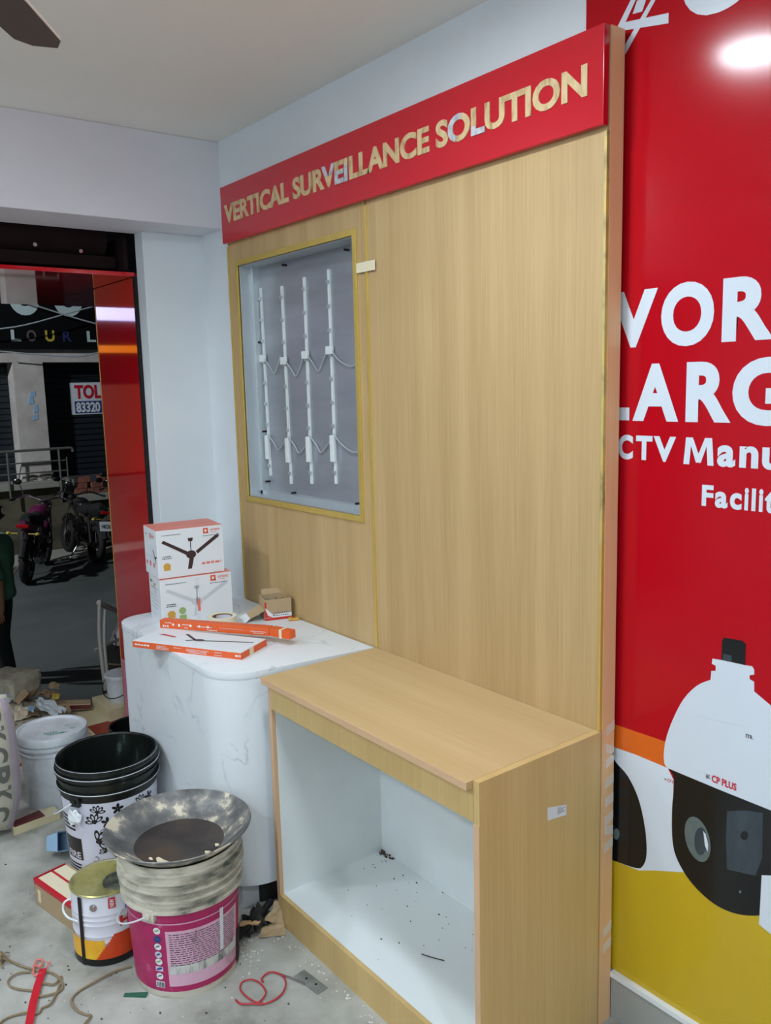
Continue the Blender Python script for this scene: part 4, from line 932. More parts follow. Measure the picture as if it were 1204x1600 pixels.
P = [bz(x, y)+Vector((0, 0, .009)) for x, y in ((68, 1518), (59, 1545), (52, 1572), (46, 1605), (42, 1625))]; g = G()
for k in range(4):
    d = (P[k+1]-P[k]).normalized(); n = Vector((-d.y, d.x, 0))*.0105; g.hexa([P[k]-n, P[k]+n, P[k+1]+n, P[k+1]-n], [v+Vector((0, 0, .0012)) for v in (P[k]-n, P[k]+n, P[k+1]+n, P[k+1]-n)])
obj('strap_body', g, 'ribbon', t)
obj('curled_end', G().tube([bz(x, y)+Vector((0, 0, .008)) for x, y in ((66, 1524), (54, 1528), (53, 1516), (58, 1504), (66, 1504), (64, 1514), (55, 1512))], .0028, 5, 5), 'palepink', t, smooth=True)
obj('curled_end', G().tube([bz(x, y)+Vector((0, 0, .008)) for x, y in ((70, 1522), (75, 1512), (78, 1507), (73, 1507))], .002, 5, 5), 'palepink', t, smooth=True)
floor_curve('red_wire', [(368, 1564), (376, 1571), (395, 1572), (415, 1570), (436, 1560), (446, 1545), (444, 1530), (433, 1523), (420, 1523), (409, 1530), (411, 1537)], .0024, 'redwire', 'coiled length of red wire on the concrete floor right of the magenta bucket', 'wire')
floor_curve('red_wire', [(410, 1570), (396, 1567), (380, 1556), (375, 1545), (380, 1536), (395, 1534), (408, 1540), (415, 1552), (412, 1562), (404, 1568)], .0022, 'redwire', 'inner closed loop of red wire beside the magenta bucket', 'wire')
A = bz(467, 1521); B = bz(528, 1568); a = math.atan2(B.y-A.y, B.x-A.x); l = (B-A).length
t = thing('metal_strip', 'flat grey zinc strip lying on the concrete floor beside the red wire', 'strip', (A.x, A.y, 0), a)
obj('strip_plate', G().box(0, l*.62, -.019, .019, 0, .0025), 'metalstrip', t, bevel=.0006)
obj('screw_hole', G().cyl((l*.2, 0, .0022), .004, .0008, 12), 'dark', t); obj('screw_hole', G().cyl((l*.42, .004, .0022), .004, .0008, 12), 'dark', t)
t = thing('steel_rod', 'thin bare steel rod touching the zinc strip on the floor', 'rod', (0, 0, 0))
obj('rod', G().tube([bz(434, 1523)+Vector((0, 0, .004)), bz(455, 1530)+Vector((0, 0, .004)), bz(476, 1540)+Vector((0, 0, .004))], .003, 8), 'steel', t, smooth=True)
obj('rod_tip', G().tube([bz(434, 1523)+Vector((0, 0, .004)), bz(431, 1521)+Vector((0, 0, .004))], [.003, .0008], 8), 'dark', t)
t = thing('green_strip', 'short green plastic offcut at the foot of the magenta bucket', 'offcut', tuple(bz(213, 1556)), math.radians(50))
obj('strip_plate', G().hexa([(-.035, -.006, 0), (.03, -.008, 0), (.03, .008, 0), (-.035, .007, 0)], [(-.035, -.006, .004), (.03, -.008, .008), (.03, .008, .007), (-.035, .007, .004)]), 'greenstrip', t, bevel=.001)
# scraps by the counter foot
o = obj('cardboard_scrap', sheet(G(), [bz(404, 1468), bz(446, 1462), bz(444, 1446), bz(409, 1450)], 4, 3, .006, 3, .003), 'card', bevel=0)
tag(o, 'bent cardboard scrap on the floor by the cabinet plinth', 'scrap')
o = obj('cardboard_scrap', sheet(G(), [bz(410, 1452)+Vector((0, 0, .012)), bz(443, 1449)+Vector((0, 0, .008)), bz(446, 1440)+Vector((0, 0, .07)), bz(430, 1440)+Vector((0, 0, .05))], 4, 4, .009, 9, .003), 'card')
tag(o, 'upright torn cardboard scrap leaning on the marble counter foot', 'scrap')
o = obj('floor_rag', sheet(G(), [bz(372, 1472), bz(402, 1468), bz(428, 1438), bz(380, 1440)], 6, 6, .022, 12, .004), 'rag', smooth=True); tag(o, 'crumpled dark rag under the marble counter behind the magenta bucket', 'rag')
P = [bz(370, 1476)+Vector((0, 0, .02)), bz(400, 1452)+Vector((0, 0, .03)), bz(424, 1428)+Vector((0, 0, .045))]
tag(obj('black_hose', G().tube(P, .011, 10, 5), 'rubber', smooth=True), 'black rubber hose end lying by the marble counter foot', 'hose')
o = obj('wood_chip', G().prism([(0, 0), (.06, .004), (.065, .018), (.01, .02)], lambda u, v, w: (u, v, w), 0, .008), 'tan' if 'tan' in M else 'wood2', bevel=.001); at(o, bz(374, 1462)+Vector((0, 0, .03)), .9); tag(o, 'small tan wood chip on the dark rag', 'chip')
q = random.Random(21); g = G()
for k in range(170):
    if k < 70: x, y = q.gauss(380, 14), q.gauss(1492, 14)
    elif k < 120: s = q.random(); x, y = 455+s*150+q.gauss(0, 8)-14, 1462+s*140+q.gauss(0, 6)
    else: x, y = q.uniform(10, 560), q.uniform(1440, 1595)
    p = bz(x, y); r = q.uniform(.0012, .0042) if k < 120 else q.uniform(.001, .003)
    if p.y > -.43 and p.x > .88: continue
    if (p.x-.902)**2+(p.y+.726)**2 < .155**2 or (p.x-.672)**2+(p.y+.874)**2 < .11**2: continue
    g.blob((p.x, p.y, r*.6), r*1.3, r, r*.7, k, .45, 6)
tag(obj('plaster_crumbs', g, 'crumb'), 'white plaster crumbs scattered over the shop floor', 'debris', kind='stuff')
g = G()
for k in range(220):
    s = q.random()
    if k < 120: x, y = 455+s*150+q.gauss(0, 12)-10, 1462+s*140+q.gauss(0, 8)
    else: x, y = q.uniform(0, 520), q.uniform(1330, 1598)
    p = bz(x, y); r = q.uniform(.0008, .003)
    if (p.y > -.43 and p.x > .88) or p.y > -.58: continue
    if (p.x-.902)**2+(p.y+.726)**2 < .155**2 or (p.x-.672)**2+(p.y+.874)**2 < .11**2: continue
    g.blob((p.x, p.y, r*.5), r*1.5, r, r*.6, k, .45, 6)
tag(obj('floor_grit', g, 'grime'), 'dark grit and sawdust scattered over the shop floor', 'debris', kind='stuff')

# ------------------------------------------------------------------ rubble at the edge of the landing
g = G(); n = 26; q = random.Random(31); vs = []
for j in range(n+1):
    for i in range(n+1):
        u, v = i/n, j/n; x = -1.58+.72*u; y = -1.0+.66*v
        hgt = .085*max(0, 1-((u-.25)/.75)**2)*max(0, 1-((v-.35)/.65)**2)
        vs.append((x, y, -.005+hgt*(.75+.5*q.random())))
g.add(vs, [(j*(n+1)+i, j*(n+1)+i+1, (j+1)*(n+1)+i+1, (j+1)*(n+1)+i) for j in range(n) for i in range(n)])
tag(obj('rubble_heap', g, 'stone'), 'low heap of grey building rubble at the edge of the tiled landing', 'rubble', kind='stuff')
def rub(x, y, z): return bz(x, y, z)
p = rub(20, 1078, .10); t = thing('stone_block', 'big rough pale stone block on top of the rubble heap, left edge', 'stone', (p.x, p.y, .055), .5)
q = random.Random(6); g = G(); g.box(-.11, .11, -.1, .1, 0, .135)
o = obj('stone_body', g, 'stone', t, bevel=.022)
for v in o.data.vertices: v.co += Vector((q.uniform(-1, 1), q.uniform(-1, 1), q.uniform(-1, 1)))*.012
g = G(); g.blob((-.06, -.104, .05), .045, .012, .04, 4, .3, 8); obj('mortar_patch', g, 'crumb', t)
def scrap(name, pix, z, mat, label, cat, amp=.006, seed=0, th=.003, n=(4, 3), dz=(0, 0, 0, 0)):
    P = [rub(x, y, z)+Vector((0, 0, d)) for (x, y), d in zip(pix, dz)]
    return tag(obj(name, sheet(G(), P, n[0], n[1], amp, seed, th), mat), label, cat)
scrap('paper_packet', [(-6, 1099), (19, 1100), (21, 1082), (-4, 1079)], .09, 'paper', 'crumpled blue-white paper packet at the left edge below the stone', 'packet', .012, 1)
scrap('packet_band', [(-4, 1086), (18, 1088), (20, 1082), (-3, 1080)], .112, 'blueplas', 'pale blue torn wrapper strip lying over the paper packet', 'wrapper', .005, 2)
scrap('cardboard_scrap', [(27, 1102), (50, 1089), (66, 1076), (42, 1078)], .085, 'carddk', 'folded grey-brown cardboard flap right of the stone block', 'scrap', .004, 3, .004, dz=(0, 0, .015, .02))
scrap('cardboard_scrap', [(24, 1096), (29, 1103), (46, 1090), (38, 1082)], .1, 'card', 'lighter cardboard fold resting on the grey-brown flap', 'scrap', .004, 4, .003, dz=(0, 0, .02, .02))
scrap('cardboard_scrap', [(58, 1089), (80, 1092), (95, 1084), (68, 1080)], .085, 'carddk', 'tan cardboard piece behind the yellow sachet', 'scrap', .01, 5)
scrap('cardboard_scrap', [(75, 1076), (93, 1080), (92, 1069), (80, 1067)], .075, 'card', 'farthest small brown cardboard piece of the rubble', 'scrap', .008, 6)
scrap('yellow_sachet', [(80, 1094), (92, 1092), (94, 1086), (82, 1085)], .1, 'sgnyellow', 'small yellow and white torn sachet on the rubble', 'sachet', .004, 7, .003)
scrap('plastic_sheet', [(56, 1108), (88, 1122), (104, 1114), (60, 1090)], .08, 'fangrey', 'large crumpled grey plastic sheet spread over the rubble', 'sheet', .012, 8, .002, (7, 6))
scrap('wrapper', [(43, 1112), (53, 1114), (55, 1106), (45, 1104)], .088, 'blueplas', 'small torn blue and white wrapper in front of the plastic sheet', 'wrapper', .006, 9)
scrap('cardboard_scrap', [(95, 1116), (112, 1112), (108, 1102), (104, 1103)], .05, 'card', 'small triangular brown cardboard corner by the red tile', 'scrap', .004, 10)
scrap('dark_scrap', [(40, 1122), (62, 1119), (58, 1110), (46, 1113)], .075, 'carddk', 'dark torn scrap between wrapper and white bucket', 'scrap', .006, 11)
scrap('paper_sheet', [(22, 1128), (48, 1124), (44, 1108), (24, 1104)], .07, 'masking', 'dusty cream paper sheet behind the white bucket', 'paper', .009, 12, .002, (5, 5))
A = rub(86, 1103, .055); B = rub(141, 1103, .03); a = math.atan2(B.y-A.y, B.x-A.x)
t = thing('wooden_batten', 'short brown wooden batten lying across the rubble towards the street', 'batten', (A.x, A.y, .03), a)
l = (B-A).length; obj('batten_body', G().hexa([(0, 0, 0), (l, 0, -.02), (l, .07, -.02), (0, .07, 0)], [(0, 0, .03), (l, 0, .012), (l, .07, .012), (0, .07, .03)]), 'card', t, bevel=.002)
obj('broken_face', G().hexa([(0, -.002, .004), (l, -.002, -.016), (l, 0, -.016), (0, 0, .004)], [(0, -.002, .024), (l, -.002, .006), (l, 0, .006), (0, 0, .024)]), 'maroon', t)

# ------------------------------------------------------------------ steel railing and bucket on the step pier
t = thing('stair_railing', 'bowed stainless steel stair railing beside the doorway', 'railing', (-1.25, -.2, .062))
base = bz(164, 1078, .062); top = bx(156, 941, base.x-.06)
def rl(v): return Vector(v)-Vector((-1.25, -.2, .062))
tz = top.z
pts = [bx(165, 1078, base.x), bx(158.5, 1028, base.x), bx(155, 987, base.x), bx(155.5, 943, base.x)]; top = pts[-1]
obj('bowed_post', G().tube([rl(p) for p in pts], .011, 10, 5), 'satin', t, smooth=True)
pts = [bx(171.5, 1076, base.x+.01), bx(166, 1038, base.x+.01), bx(163, 995, base.x+.01), bx(164, 952, base.x+.01)]
obj('bowed_post', G().tube([rl(p) for p in pts], .009, 10, 5), 'satin', t, smooth=True)
e1 = bx(182, 955, top.x-.12)
obj('handrail', G().tube([rl(top+Vector((.0, -.004, .006))), rl(e1), rl(e1+(e1-top)*1.2)], .014, 12), 'satin', t, smooth=True)
obj('cross_brace', G().tube([rl(base+Vector((-.05, -.02, .22))), rl(bx(188, 998, base.x-.1)), rl(bx(205, 988, base.x-.14))], .009, 8), 'satin', t, smooth=True)
obj('cross_brace', G().tube([rl(bx(172, 1005, base.x-.1)), rl(bx(181, 985, base.x-.12)), rl(bx(190, 955, base.x-.14))], .006, 8), 'satin', t, smooth=True)
c = (-1.2, -.122, .062)
t, rf = pail('paint_bucket', 'small white bucket with dark wire handle on the step by the railing', c, .14, .086, .074, 'pailwhite', [(.128, .004, .008)], 'pailwhite')
fa = cface(c); t['_m'] = 'pailwhite'; bail(t, rf, fa+.9, .115, .08, 'rubber', .06, .0026); del t['_m']
obj('lid', G().lathe([(0, .143), (.084, .143), (.09, .138), (.09, .126), (.087, .126)], 32), 'pailwhite', t, smooth=True)
p = bx(186, 985, -1.75); t = thing('white_container', 'white rounded container with a black cord standing on the black sack behind the stair railing', 'container', (p.x, p.y+.03, p.z-.05))
obj('shell', G().lathe([(0, .075), (.035, .068), (.065, .04), (.075, .0), (.07, -.03), (.0, -.03)], 24), 'boxwhite', t, smooth=True)
obj('cord', G().tube([(.03, -.07, .05), (.06, -.075, .0), (.05, -.08, -.06), (.0, -.06, -.11)], .004, 6, 5), 'rubber', t, smooth=True)
hz = p.z-.08+.95; t = thing('black_sack', 'black sack standing behind the railing', 'sack', (p.x, p.y+.03, -.95))
obj('sack_body', G().lathe([(0, 0), (.13, 0), (.16, .2), (.15, .6), (.14, hz-.06), (.1, hz-.01), (.06, hz), (0, hz)], 18), 'rag', t, smooth=True)
obj('tied_neck', G().tube([(.145*math.cos(k*.63), .145*math.sin(k*.63), hz-.09) for k in range(10)], .006, 6, 1, True), 'rope', t, smooth=True)

# ------------------------------------------------------------------ the street: shops opposite
FX = -11.52
b = thing('shop_building', 'shuttered white shop building across the dark street', 'building', (FX, 0, -.95))
def sb(x0, x1, y0, y1, z0, z1, g=None): g = g or G(); return g.box(x0-FX, x1-FX, y0, y1, z0+.95, z1+.95)
obj('plinth', sb(-13.4, FX, -1.2, 2.72, -.95, .13), 'oldwall', b)
obj('plinth', sb(-13.4, FX, 2.72, 10, -.95, -.16), 'oldwall', b)
obj('plinth_ledge', sb(-13.4, FX+.12, -1.2, 2.9, .13, .24), 'ledge', b, bevel=.01)
obj('plinth_ledge', sb(-13.4, FX+.14, 2.9, 10, -.16, -.04), 'ledge', b, bevel=.01)
g = sb(-13.4, -12.1, -1.2, 10, 2.19, 5.6); sb(-13.4, FX-.1, 2.14, 2.61, .24, 2.19, g); sb(-13.4, FX-.1, -.4, .1, .24, 2.19, g); sb(-13.4, FX-.1, 5.2, 5.7, .24, 2.19, g)
obj('wall', g, 'plaster', b)
obj('lintel', sb(-12.1, FX-.1, -1.2, 10, 2.19, 2.4), 'plaster', b)
def shutter(y0, y1, label):
    s = obj('shop_shutter', sb(-12.02, -12.0, y0, y1, .24, 2.19), 'shutter', b, label=label)
    for k in range(19): obj('shutter_slat', sb(-12.0, -11.975, y0, y1, .25+k*.1, .25+k*.1+.085), 'shutter', s, bevel=.012)
shutter(.1, 2.14, 'shutter left of the white pillar'); shutter(2.61, 5.2, 'shutter right of the white pillar')
g = G()
for y, z, r in ((2.3, .3, .07), (2.52, .32, .1)): g.blob((-.1, y, z+.95), .02, r, r*.8, 3, .3)
obj('broken_plaster', g, 'grout', b)
g = G(); 
for k, (y0, y1, z0, z1) in enumerate(((2.36, 2.46, 1.62, 1.72), (2.33, 2.42, 1.5, 1.63), (2.4, 2.48, 1.36, 1.5), (2.37, 2.47, 1.24, 1.34))): g.prism([(y0, z0+.95), (y1, z0+.97), (y1-.01, z1+.95), (y0+.02, z1+.94)], lambda u, v, w: (-.1+w, u, v), 0, .006)
obj('torn_bill', g, 'blueplas', b)
# fascia sign
sg = thing('fascia_sign', 'black shop fascia with big white and small coloured letters across the street', 'sign', (FX, 2.8, 2.38))
obj('sign_board', G().box(-.09, .02, -3.95, 4.5, .025, 2.6), 'signblack', sg)
def sf(u, v, w): return (.02+w, u-2.8, v-2.38)
def letter3(s, y0, y1, z0, z1, mat, bold=.03):
    g = G(); put_text(g, s, sf, y0, y1, z0, z1, bold, .012); o = obj('sign_letter', g, mat, sg); return o
for s, y, mt in (('L', 2.12, 'sgnwhite'), ('O', 2.36, 'sgnbrown'), ('U', 2.65, 'sgnyellow'), ('R', 2.93, 'sgnblue'), ('L', 3.33, 'sgnwhite')):
    letter3(s, y, y+.15, 2.52, 2.70, mt)
for s, y in (('O', 2.13), ('O', 2.82), ('L', 3.5)): letter3(s, y, y+.48, 2.93, 3.5, 'sgnwhite', .06)
def cable(pts, label): tag(obj('overhead_cable', G().tube(pts, .012, 6, 6), 'cable', smooth=True), label, 'cable')
cable([(FX+.3, 1.0, 2.62), (FX+.3, 2.1, 2.72), (FX+.3, 3.1, 3.0), (FX+.3, 4.5, 3.4)], 'grey cable crossing the black fascia, rising to the right')
cable([(FX+.32, 1.4, 3.4), (FX+.32, 2.5, 3.05), (FX+.32, 3.6, 2.76), (FX+.32, 5, 2.55)], 'grey cable crossing the black fascia, falling to the right')
cable([(FX+.2, 1.8, 2.36), (FX+.2, 2.5, 2.3), (FX+.2, 3.1, 2.27), (FX+.2, 3.6, 2.36), (FX+.2, 5, 2.5)], 'dark cable sagging along the wall below the fascia')
# notice on the shutter
nb = thing('notice_board', 'white and blue TOLET notice fixed on the right shutter across the street', 'notice', (-11.96, 3.55, 1.57))
obj('board', G().box(-.01, 0, -.42, .42, -.27, .28), 'paper', nb)
obj('blue_panel', G().box(0, .003, -.36, .42, -.25, -.04), 'bluebd', nb)
nf = lambda u, v, w: (w, u, v)
for s, y0, y1, z0, z1, m in (('TOLET', -.35, .37, .0, .24, 'redtext'), ('83320', -.34, .08, -.235, -.06, 'boxwhite')):
    g = G(); put_text(g, s, nf, y0, y1, z0, z1, .04, .005); obj('lettering', g, m, nb)
# railing of the plinth
r = thing('street_railing', 'stainless steel railing along the plinth opposite', 'railing', (FX+.145, 2, .24))
for z, y1 in ((.53, .86), (.33, .78), (.16, .78)): obj('rail', G().tube([(0, -3.1, z), (0, y1, z)], .022 if z > .5 else .012, 8), 'satindark', r, smooth=True)
for y, h0 in ((.68, -.3), (-.13, -.3), (-1.2, 0), (-2.3, 0), (-3.05, 0)): obj('post', G().tube([(.0, y, h0), (0, y, .53)], .018, 8), 'satindark', r, smooth=True)
obj('post', G().tube([(0, .8, .0), (0, .8, .38)], .012, 8), 'satindark', r, smooth=True)
obj('rail_end', G().tube([(0, .84, .53), (0, .9, .52), (0, .91, .46)], .022, 8, 4), 'satindark', r, smooth=True)
q = random.Random(9)
for k, (y, z, lb) in enumerate(((3.02, -.04, 'bottom left'), (3.24, -.04, 'bottom middle'), (3.46, -.04, 'bottom right'), (3.04, .06, 'second layer left'), (3.3, .06, 'second layer right'), (3.1, .16, 'topmost left'), (3.42, .16, 'topmost right'))):
    t = obj('brick', G().box(-.055, .055, -.1, .1, 0, .095), 'brick', bevel=.008); at(t, (FX+.02+q.uniform(-.02, .02), y+q.uniform(-.01, .01), z+.0), q.uniform(-.08, .08))
    tag(t, 'old red brick, %s in the small stack on the plinth opposite' % lb, 'brick', 'bricks stacked on the plinth')
# lit neighbours farther along (seen only as reflections in the cladding)
ls = thing('lit_shop', 'lit shop with white and orange signs farther left across the street', 'shop', (FX, -5, -.95))
obj('shop_wall', G().box(-1.9, -.15, -4, 3.6, 0, 5), 'signblack', ls)
obj('white_sign', G().box(-.15, -.05, -3.5, 3.2, 3.85, 4.1), 'litwhite', ls)
obj('orange_sign', G().box(-.15, -.06, -2.8, 2.6, 3.3, 3.42), 'litorange', ls)
obj('lit_interior', G().box(-.15, -.1, -3.2, 3.0, 1.2, 2.75), 'litwarm', ls)
obj('counter_front', G().box(-.1, .3, -3.2, 3.0, 0, 1.15), 'oldwall', ls)
# lamp post added out of view to light the street
sl = thing('added_street_lamp', 'unseen lamp post added left of the doorway to light the street', 'lamp', (-6.5, -4.5, -.95))
obj('post', G().lathe([(.09, 0), (.07, .3), (.05, 5.4), (0, 5.4)], 14), 'dark', sl, smooth=True)
obj('arm', G().tube([(0, 0, 5.3), (-.3, .3, 5.6), (-.9, .8, 5.7)], .035, 8, 5), 'dark', sl, smooth=True)
obj('lamp_head', G().box(-1.3, -.8, .68, .92, 5.69, 5.78), 'dark', sl, bevel=.02)
obj('lens', G().box(-1.26, -.84, .7, .9, 5.675, 5.689), 'streetfill', sl)
ld = bpy.data.lights.new('street_fill_light', 'SPOT'); lo = bpy.data.objects.new('street_fill_light', ld); COL.objects.link(lo)
ld.energy = STREET_FILL_POWER; ld.spot_size = 2.3; ld.spot_blend = .6; ld.color = (.86, .93, 1); ld.shadow_soft_size = .15
lo.location = (-7.55, -3.7, 4.68); lo.rotation_euler = (Vector((-11, 2.2, .2))-lo.location).to_track_quat('-Z', 'Y').to_euler()

# ------------------------------------------------------------------ motorbikes
def bike(name, label, loc, rz, paint, lean=.12, s=1.0, plate=True, text=False):
    t = thing(name, label, 'motorbike', loc, 0, 'parked motorbikes', (lean, 0, rz)); t.scale = (s, s, s)
    R = .3
    for x, nm in ((0, 'rear_wheel'), (1.27, 'front_wheel')):
        g = G(); g.tube([(x+(R-.055)*math.cos(a), 0, R+(R-.055)*math.sin(a)) for a in [2*PI*k/28 for k in range(28)]], .055 if x == 0 else .048, 10, 1, True)
        wl = obj(nm, g, 'rubber', t, smooth=True)
        g = G(); g.tube([(x+(R-.1)*math.cos(a), 0, R+(R-.1)*math.sin(a)) for a in [2*PI*k/24 for k in range(24)]], .016, 6, 1, True)
        for k in range(5):
            a = 2*PI*k/5; g.tube([(x, 0, R), (x+(R-.1)*math.cos(a), 0, R+(R-.1)*math.sin(a))], .012, 6)
        g.cyl((x, -.06, R), .04, .12, 12, 'y'); obj('rim', g, 'dark', wl, smooth=True)
    g = G()
    for y in (-.07, .07): g.tube([(1.27, y, R), (1.1, y, .78), (1.06, y, .9)], .022, 8)
    obj('fork', g, 'chrome', t, smooth=True)
    g = G()
    for y in (-.09, .09): g.tube([(0, y, R), (.45, y, .36)], .025, 8); g.tube([(.0, y, .32), (.16, y, .68)], .022, 8)
    g.tube([(1.06, 0, .82), (.78, 0, .5), (.4, 0, .34)], .03, 8).tube([(1.04, 0, .86), (.5, 0, .7), (-.1, 0, .74)], .028, 8)
    obj('frame', g, 'dark', t, smooth=True)
    g = G(); g.blob((.62, 0, .42), .2, .14, .16, 1, .12, 12); g.box(.5, .78, -.1, .1, .28, .4).tube([(.7, 0, .5), (.82, 0, .62)], .07, 10); obj('engine', g, 'dark', t)
    g = G(); g.blob((.76, 0, .84), .25, .14, .13, 1, .03, 14); obj('fuel_tank', g, paint, t, smooth=True)
    g = G(); g.tube([(.58, 0, .8), (.3, 0, .79), (.05, 0, .84), (-.2, 0, .88)], [.1, .11, .1, .06], 10, 3); obj('seat', g, 'rubber', t, smooth=True)
    g = G(); g.tube([(.2, 0, .73), (-.1, 0, .78), (-.34, 0, .86)], [.09, .08, .035], 10, 3); obj('tail_cowl', g, paint, t, smooth=True)
    obj('tail_light', G().box(-.36, -.31, -.075, .075, .80, .845), 'tail', t, bevel=.012)
    if plate:
        g = G(); g.hexa([(-.40, -.1, .55), (-.39, -.1, .55), (-.39, .1, .55), (-.40, .1, .55)], [(-.36, -.1, .69), (-.35, -.1, .69), (-.35, .1, .69), (-.36, .1, .69)]); npl = obj('number_plate', g, 'paper', t)
    if plate and text:
        g = G(); put_text(g, '145265', lambda u, v, w: (-.402+(v-.55)*.286-w, -u, v), -.08, .08, .59, .65, .01, .004); obj('lettering', g, 'darktext', npl)
    g = G()
    for y in (-.16, .16): g.tube([(-.3, y*.4, .72), (-.3, y, .72)], .008, 6).blob((-.3, y*1.1, .72), .03, .03, .022, 2, .1)
    obj('indicators', g, 'sgnyellow', t, kind='stuff')
    g = G(); g.tube([(-.02+(R+.04)*math.cos(a), 0, R+(R+.04)*math.sin(a)) for a in [.9+1.9*k/8 for k in range(9)]], .045, 8); obj('rear_mudguard', g, 'rubber', t, smooth=True)
    g = G(); g.tube([(1.27+(R+.03)*math.cos(a), 0, R+(R+.03)*math.sin(a)) for a in [.7+1.9*k/8 for k in range(9)]], .04, 8); obj('front_mudguard', g, paint, t, smooth=True)
    obj('handlebar', G().tube([(.9, -.36, 1.0), (1.0, -.2, 1.04), (1.04, 0, .98), (1.0, .2, 1.04), (.9, .36, 1.0)], .015, 8, 4), 'chrome', t, smooth=True)
    for y in (-.36, .36):
        obj('grip', G().tube([(.9, y, 1.0), (.83, y*1.15, .985)], .02, 8), 'rubber', t, smooth=True)
        m = obj('mirror', G().blob((.93, y*.95, 1.24), .02, .065, .045, 1, .05, 10), 'bikeblack', t, smooth=True)
        obj('mirror_stalk', G().tube([(.97, y*.7, 1.03), (.94, y*.85, 1.2)], .007, 6), 'chrome', m, smooth=True)
    h = obj('headlight', G().lathe([(0, .06), (.06, .055), (.085, .03), (.09, 0), (.06, -.08), (0, -.1)], 18), 'bikeblack', t, smooth=True)
    h.location = (1.15, 0, .9); h.rotation_euler = (0, PI/2, 0)
    hl = obj('headlight_lens', G().lathe([(0, .062), (.06, .057)], 18), 'headl', h, smooth=True)
    obj('exhaust', G().tube([(.62, -.12, .34), (.3, -.16, .26), (-.05, -.17, .32), (-.25, -.17, .37)], [.02, .025, .05, .045], 10, 3), 'chrome', t, smooth=True)
    obj('side_stand', G().tube([(.45, .1, .3), (.42, .26, .02)], .012, 6), 'steel', t, smooth=True)
    return t
P1 = bz(151, 878, -.95); Q1 = bz(100, 856, -.95)
P1 = Vector((-9.9, 2.66, -.95)); h1 = math.atan2(-.02, -1)
bike('motorbike', 'dark motorbike with a white number plate parked facing the plinth opposite', P1, h1, 'bikeblack', text=True)
bike('motorbike', 'black motorbike at the doorway edge, mostly hidden by the red cladding', (-9.95, 3.35, -.95), h1-.1, 'bikeblack')
P2 = bz(42, 912, -.95); bike('motorbike', 'dark motorbike with magenta trim parked behind the person', P2, math.atan2(.45, -.9), 'bikepink', .1, 1.06, False)

# ------------------------------------------------------------------ the person at the left edge
p0 = bz(13, 1062, -.95)
pr = thing('person', 'person in a green T-shirt and black trousers standing in the street, seen from the side', 'person', (p0.x, p0.y, -.95), math.atan2(-RT.y, -RT.x))
def skin(name, verts, edges, radii, mat, parent, sub=2):
    me = bpy.data.meshes.new(name); me.from_pydata(verts, edges, []); me.update()
    o = bpy.data.objects.new(name, me); COL.objects.link(o); o.parent = parent
    sm = o.modifiers.new('skin', 'SKIN'); sm.use_smooth_shade = True
    for k, v in enumerate(me.skin_vertices[0].data):
        r = radii[k]; v.radius = r if isinstance(r, tuple) else (r, r); v.use_root = (k == 0)
    ss = o.modifiers.new('sub', 'SUBSURF'); ss.levels = sub; ss.render_levels = sub
    me.materials.append(M[mat]); return o
# x forward (to the left in the picture), y towards the viewer
V = [(0, 0, .86), (.01, 0, 1.0), (.0, 0, 1.15), (.0, 0, 1.29), (.03, 0, 1.36), (.06, 0, 1.42), (.075, 0, 1.5), (.07, 0, 1.565),
     (-.01, .13, 1.3), (-.015, .185, 1.27), (-.1, .215, 1.02), (-.1, .2, .80), (-.09, .195, .74),
     (-.01, -.13, 1.3), (-.015, -.185, 1.27), (.02, -.215, 1.02), (.1, -.2, .82), (.12, -.195, .76),
     (-.0, .085, .82), (.0, .09, .45), (-.05, .09, .1), (-.05, .09, .05), (.09, .09, .035),
     (.02, -.085, .82), (.07, -.09, .46), (.1, -.09, .1), (.1, -.09, .05), (.24, -.09, .035)]
Ed = [(0, 1), (1, 2), (2, 3), (3, 4), (4, 5), (5, 6), (6, 7), (3, 8), (8, 9), (9, 10), (10, 11), (11, 12), (3, 13), (13, 14), (14, 15), (15, 16), (16, 17), (0, 18), (18, 19), (19, 20), (20, 21), (21, 22), (0, 23), (23, 24), (24, 25), (25, 26), (26, 27)]
Rd = [.1, .105, .11, .09, .05, .055, .085, .06, .055, .05, .042, .028, .034, .055, .05, .042, .028, .034, .078, .055, .035, .035, .03, .078, .055, .035, .035, .03]
# palm continues into five fingers on each hand
def hand(wrist, sgn):
    base = Vector(V[wrist]); k0 = len(V); V.append(tuple(base+Vector((.012, 0, -.045)))); Ed.append((wrist, k0)); Rd.append((.018, .036))
    for i, (dx, L) in enumerate(((.03, .062), (.011, .072), (-.008, .068), (-.026, .052))):
        a = len(V); V.append(tuple(base+Vector((.012+dx, 0, -.085)))); V.append(tuple(base+Vector((.02+dx, -.012*sgn, -.085-L*.55)))); V.append(tuple(base+Vector((.022+dx, -.03*sgn, -.085-L))))
        Ed.extend([(k0, a), (a, a+1), (a+1, a+2)]); Rd.extend([.0095, .0085, .007])
    a = len(V); V.append(tuple(base+Vector((.045, -.012*sgn, -.05)))); V.append(tuple(base+Vector((.056, -.022*sgn, -.085)))); Ed.extend([(k0, a), (a, a+1)]); Rd.extend([.0105, .0085])
hand(12, 1); hand(17, -1)
body = skin('body', V, Ed, Rd, 'skin', pr)
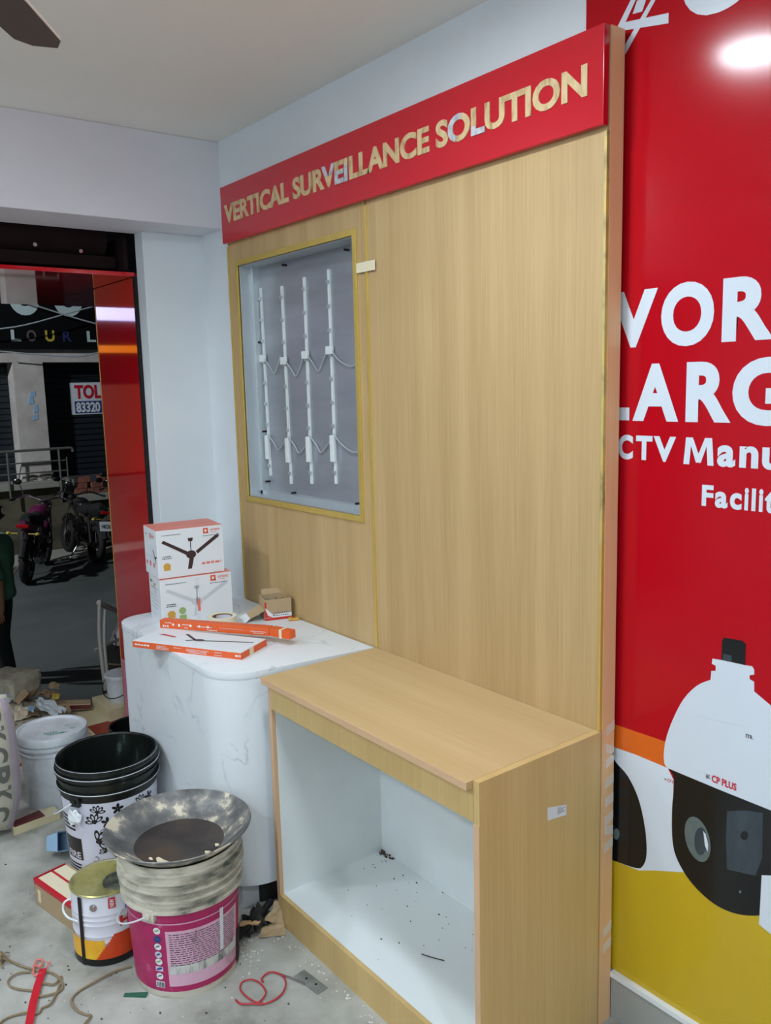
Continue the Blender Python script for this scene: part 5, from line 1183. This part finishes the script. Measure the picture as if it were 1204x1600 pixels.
skin('t_shirt', [(0, 0, 1.0), (0, 0, .86), (-.01, 0, .74), (.0, 0, 1.16), (.0, 0, 1.29), (.02, 0, 1.34), (-.01, .12, 1.3), (-.015, .185, 1.265), (-.06, .21, 1.1), (-.105, .215, .97), (-.01, -.12, 1.3), (-.015, -.185, 1.265), (0, -.21, 1.1), (.02, -.215, .99)],
     [(0, 1), (1, 2), (0, 3), (3, 4), (4, 5), (4, 6), (6, 7), (7, 8), (8, 9), (4, 10), (10, 11), (11, 12), (12, 13)], [(.14, .125), (.15, .135), (.155, .14), (.135, .125), (.11, .1), .065, .075, .07, .066, .068, .075, .07, .066, .068], 'shirt', pr)
skin('trousers', [(0, 0, .84), (0, 0, .76), (.0, .085, .74), (-.01, .09, .45), (-.06, .09, .1), (-.06, .09, .06), (.02, -.085, .74), (.06, -.09, .46), (.09, -.09, .1), (.09, -.09, .06)],
     [(0, 1), (1, 2), (2, 3), (3, 4), (4, 5), (1, 6), (6, 7), (7, 8), (8, 9)], [.115, .115, .1, .082, .07, .072, .1, .082, .07, .072], 'trouser', pr)
skin('hair', [(.04, 0, 1.55), (.03, 0, 1.6), (.07, 0, 1.63), (.0, 0, 1.5)], [(0, 1), (1, 2), (0, 3)], [.085, .085, .075, .06], 'hair', pr)
for y, x in ((.09, -.04), (-.09, .11)):
    skin('shoe', [(x-.07, y, .045), (x+.05, y, .045), (x+.16, y, .035)], [(0, 1), (1, 2)], [.045, .045, .035], 'shoe', pr, 1)
g = G()
for y in (-.035, .035): g.blob((.148, y, 1.51), .012, .016, .01, 1, .05, 8)
obj('eyes', g, 'black', pr, kind='stuff')
obj('nose', G().hexa([(.145, -.016, 1.465), (.178, -.012, 1.47), (.178, .012, 1.47), (.145, .016, 1.465)], [(.148, -.006, 1.515), (.155, -.005, 1.515), (.155, .005, 1.515), (.148, .006, 1.515)]), 'skin', pr, bevel=.004)
obj('mouth', G().box(.148, .156, -.025, .025, 1.437, 1.447), 'maroon', pr, bevel=.003)
for y in (-.088, .088): obj('ear', G().blob((.06, y, 1.5), .025, .012, .035, 1, .08, 10), 'skin', pr, smooth=True)
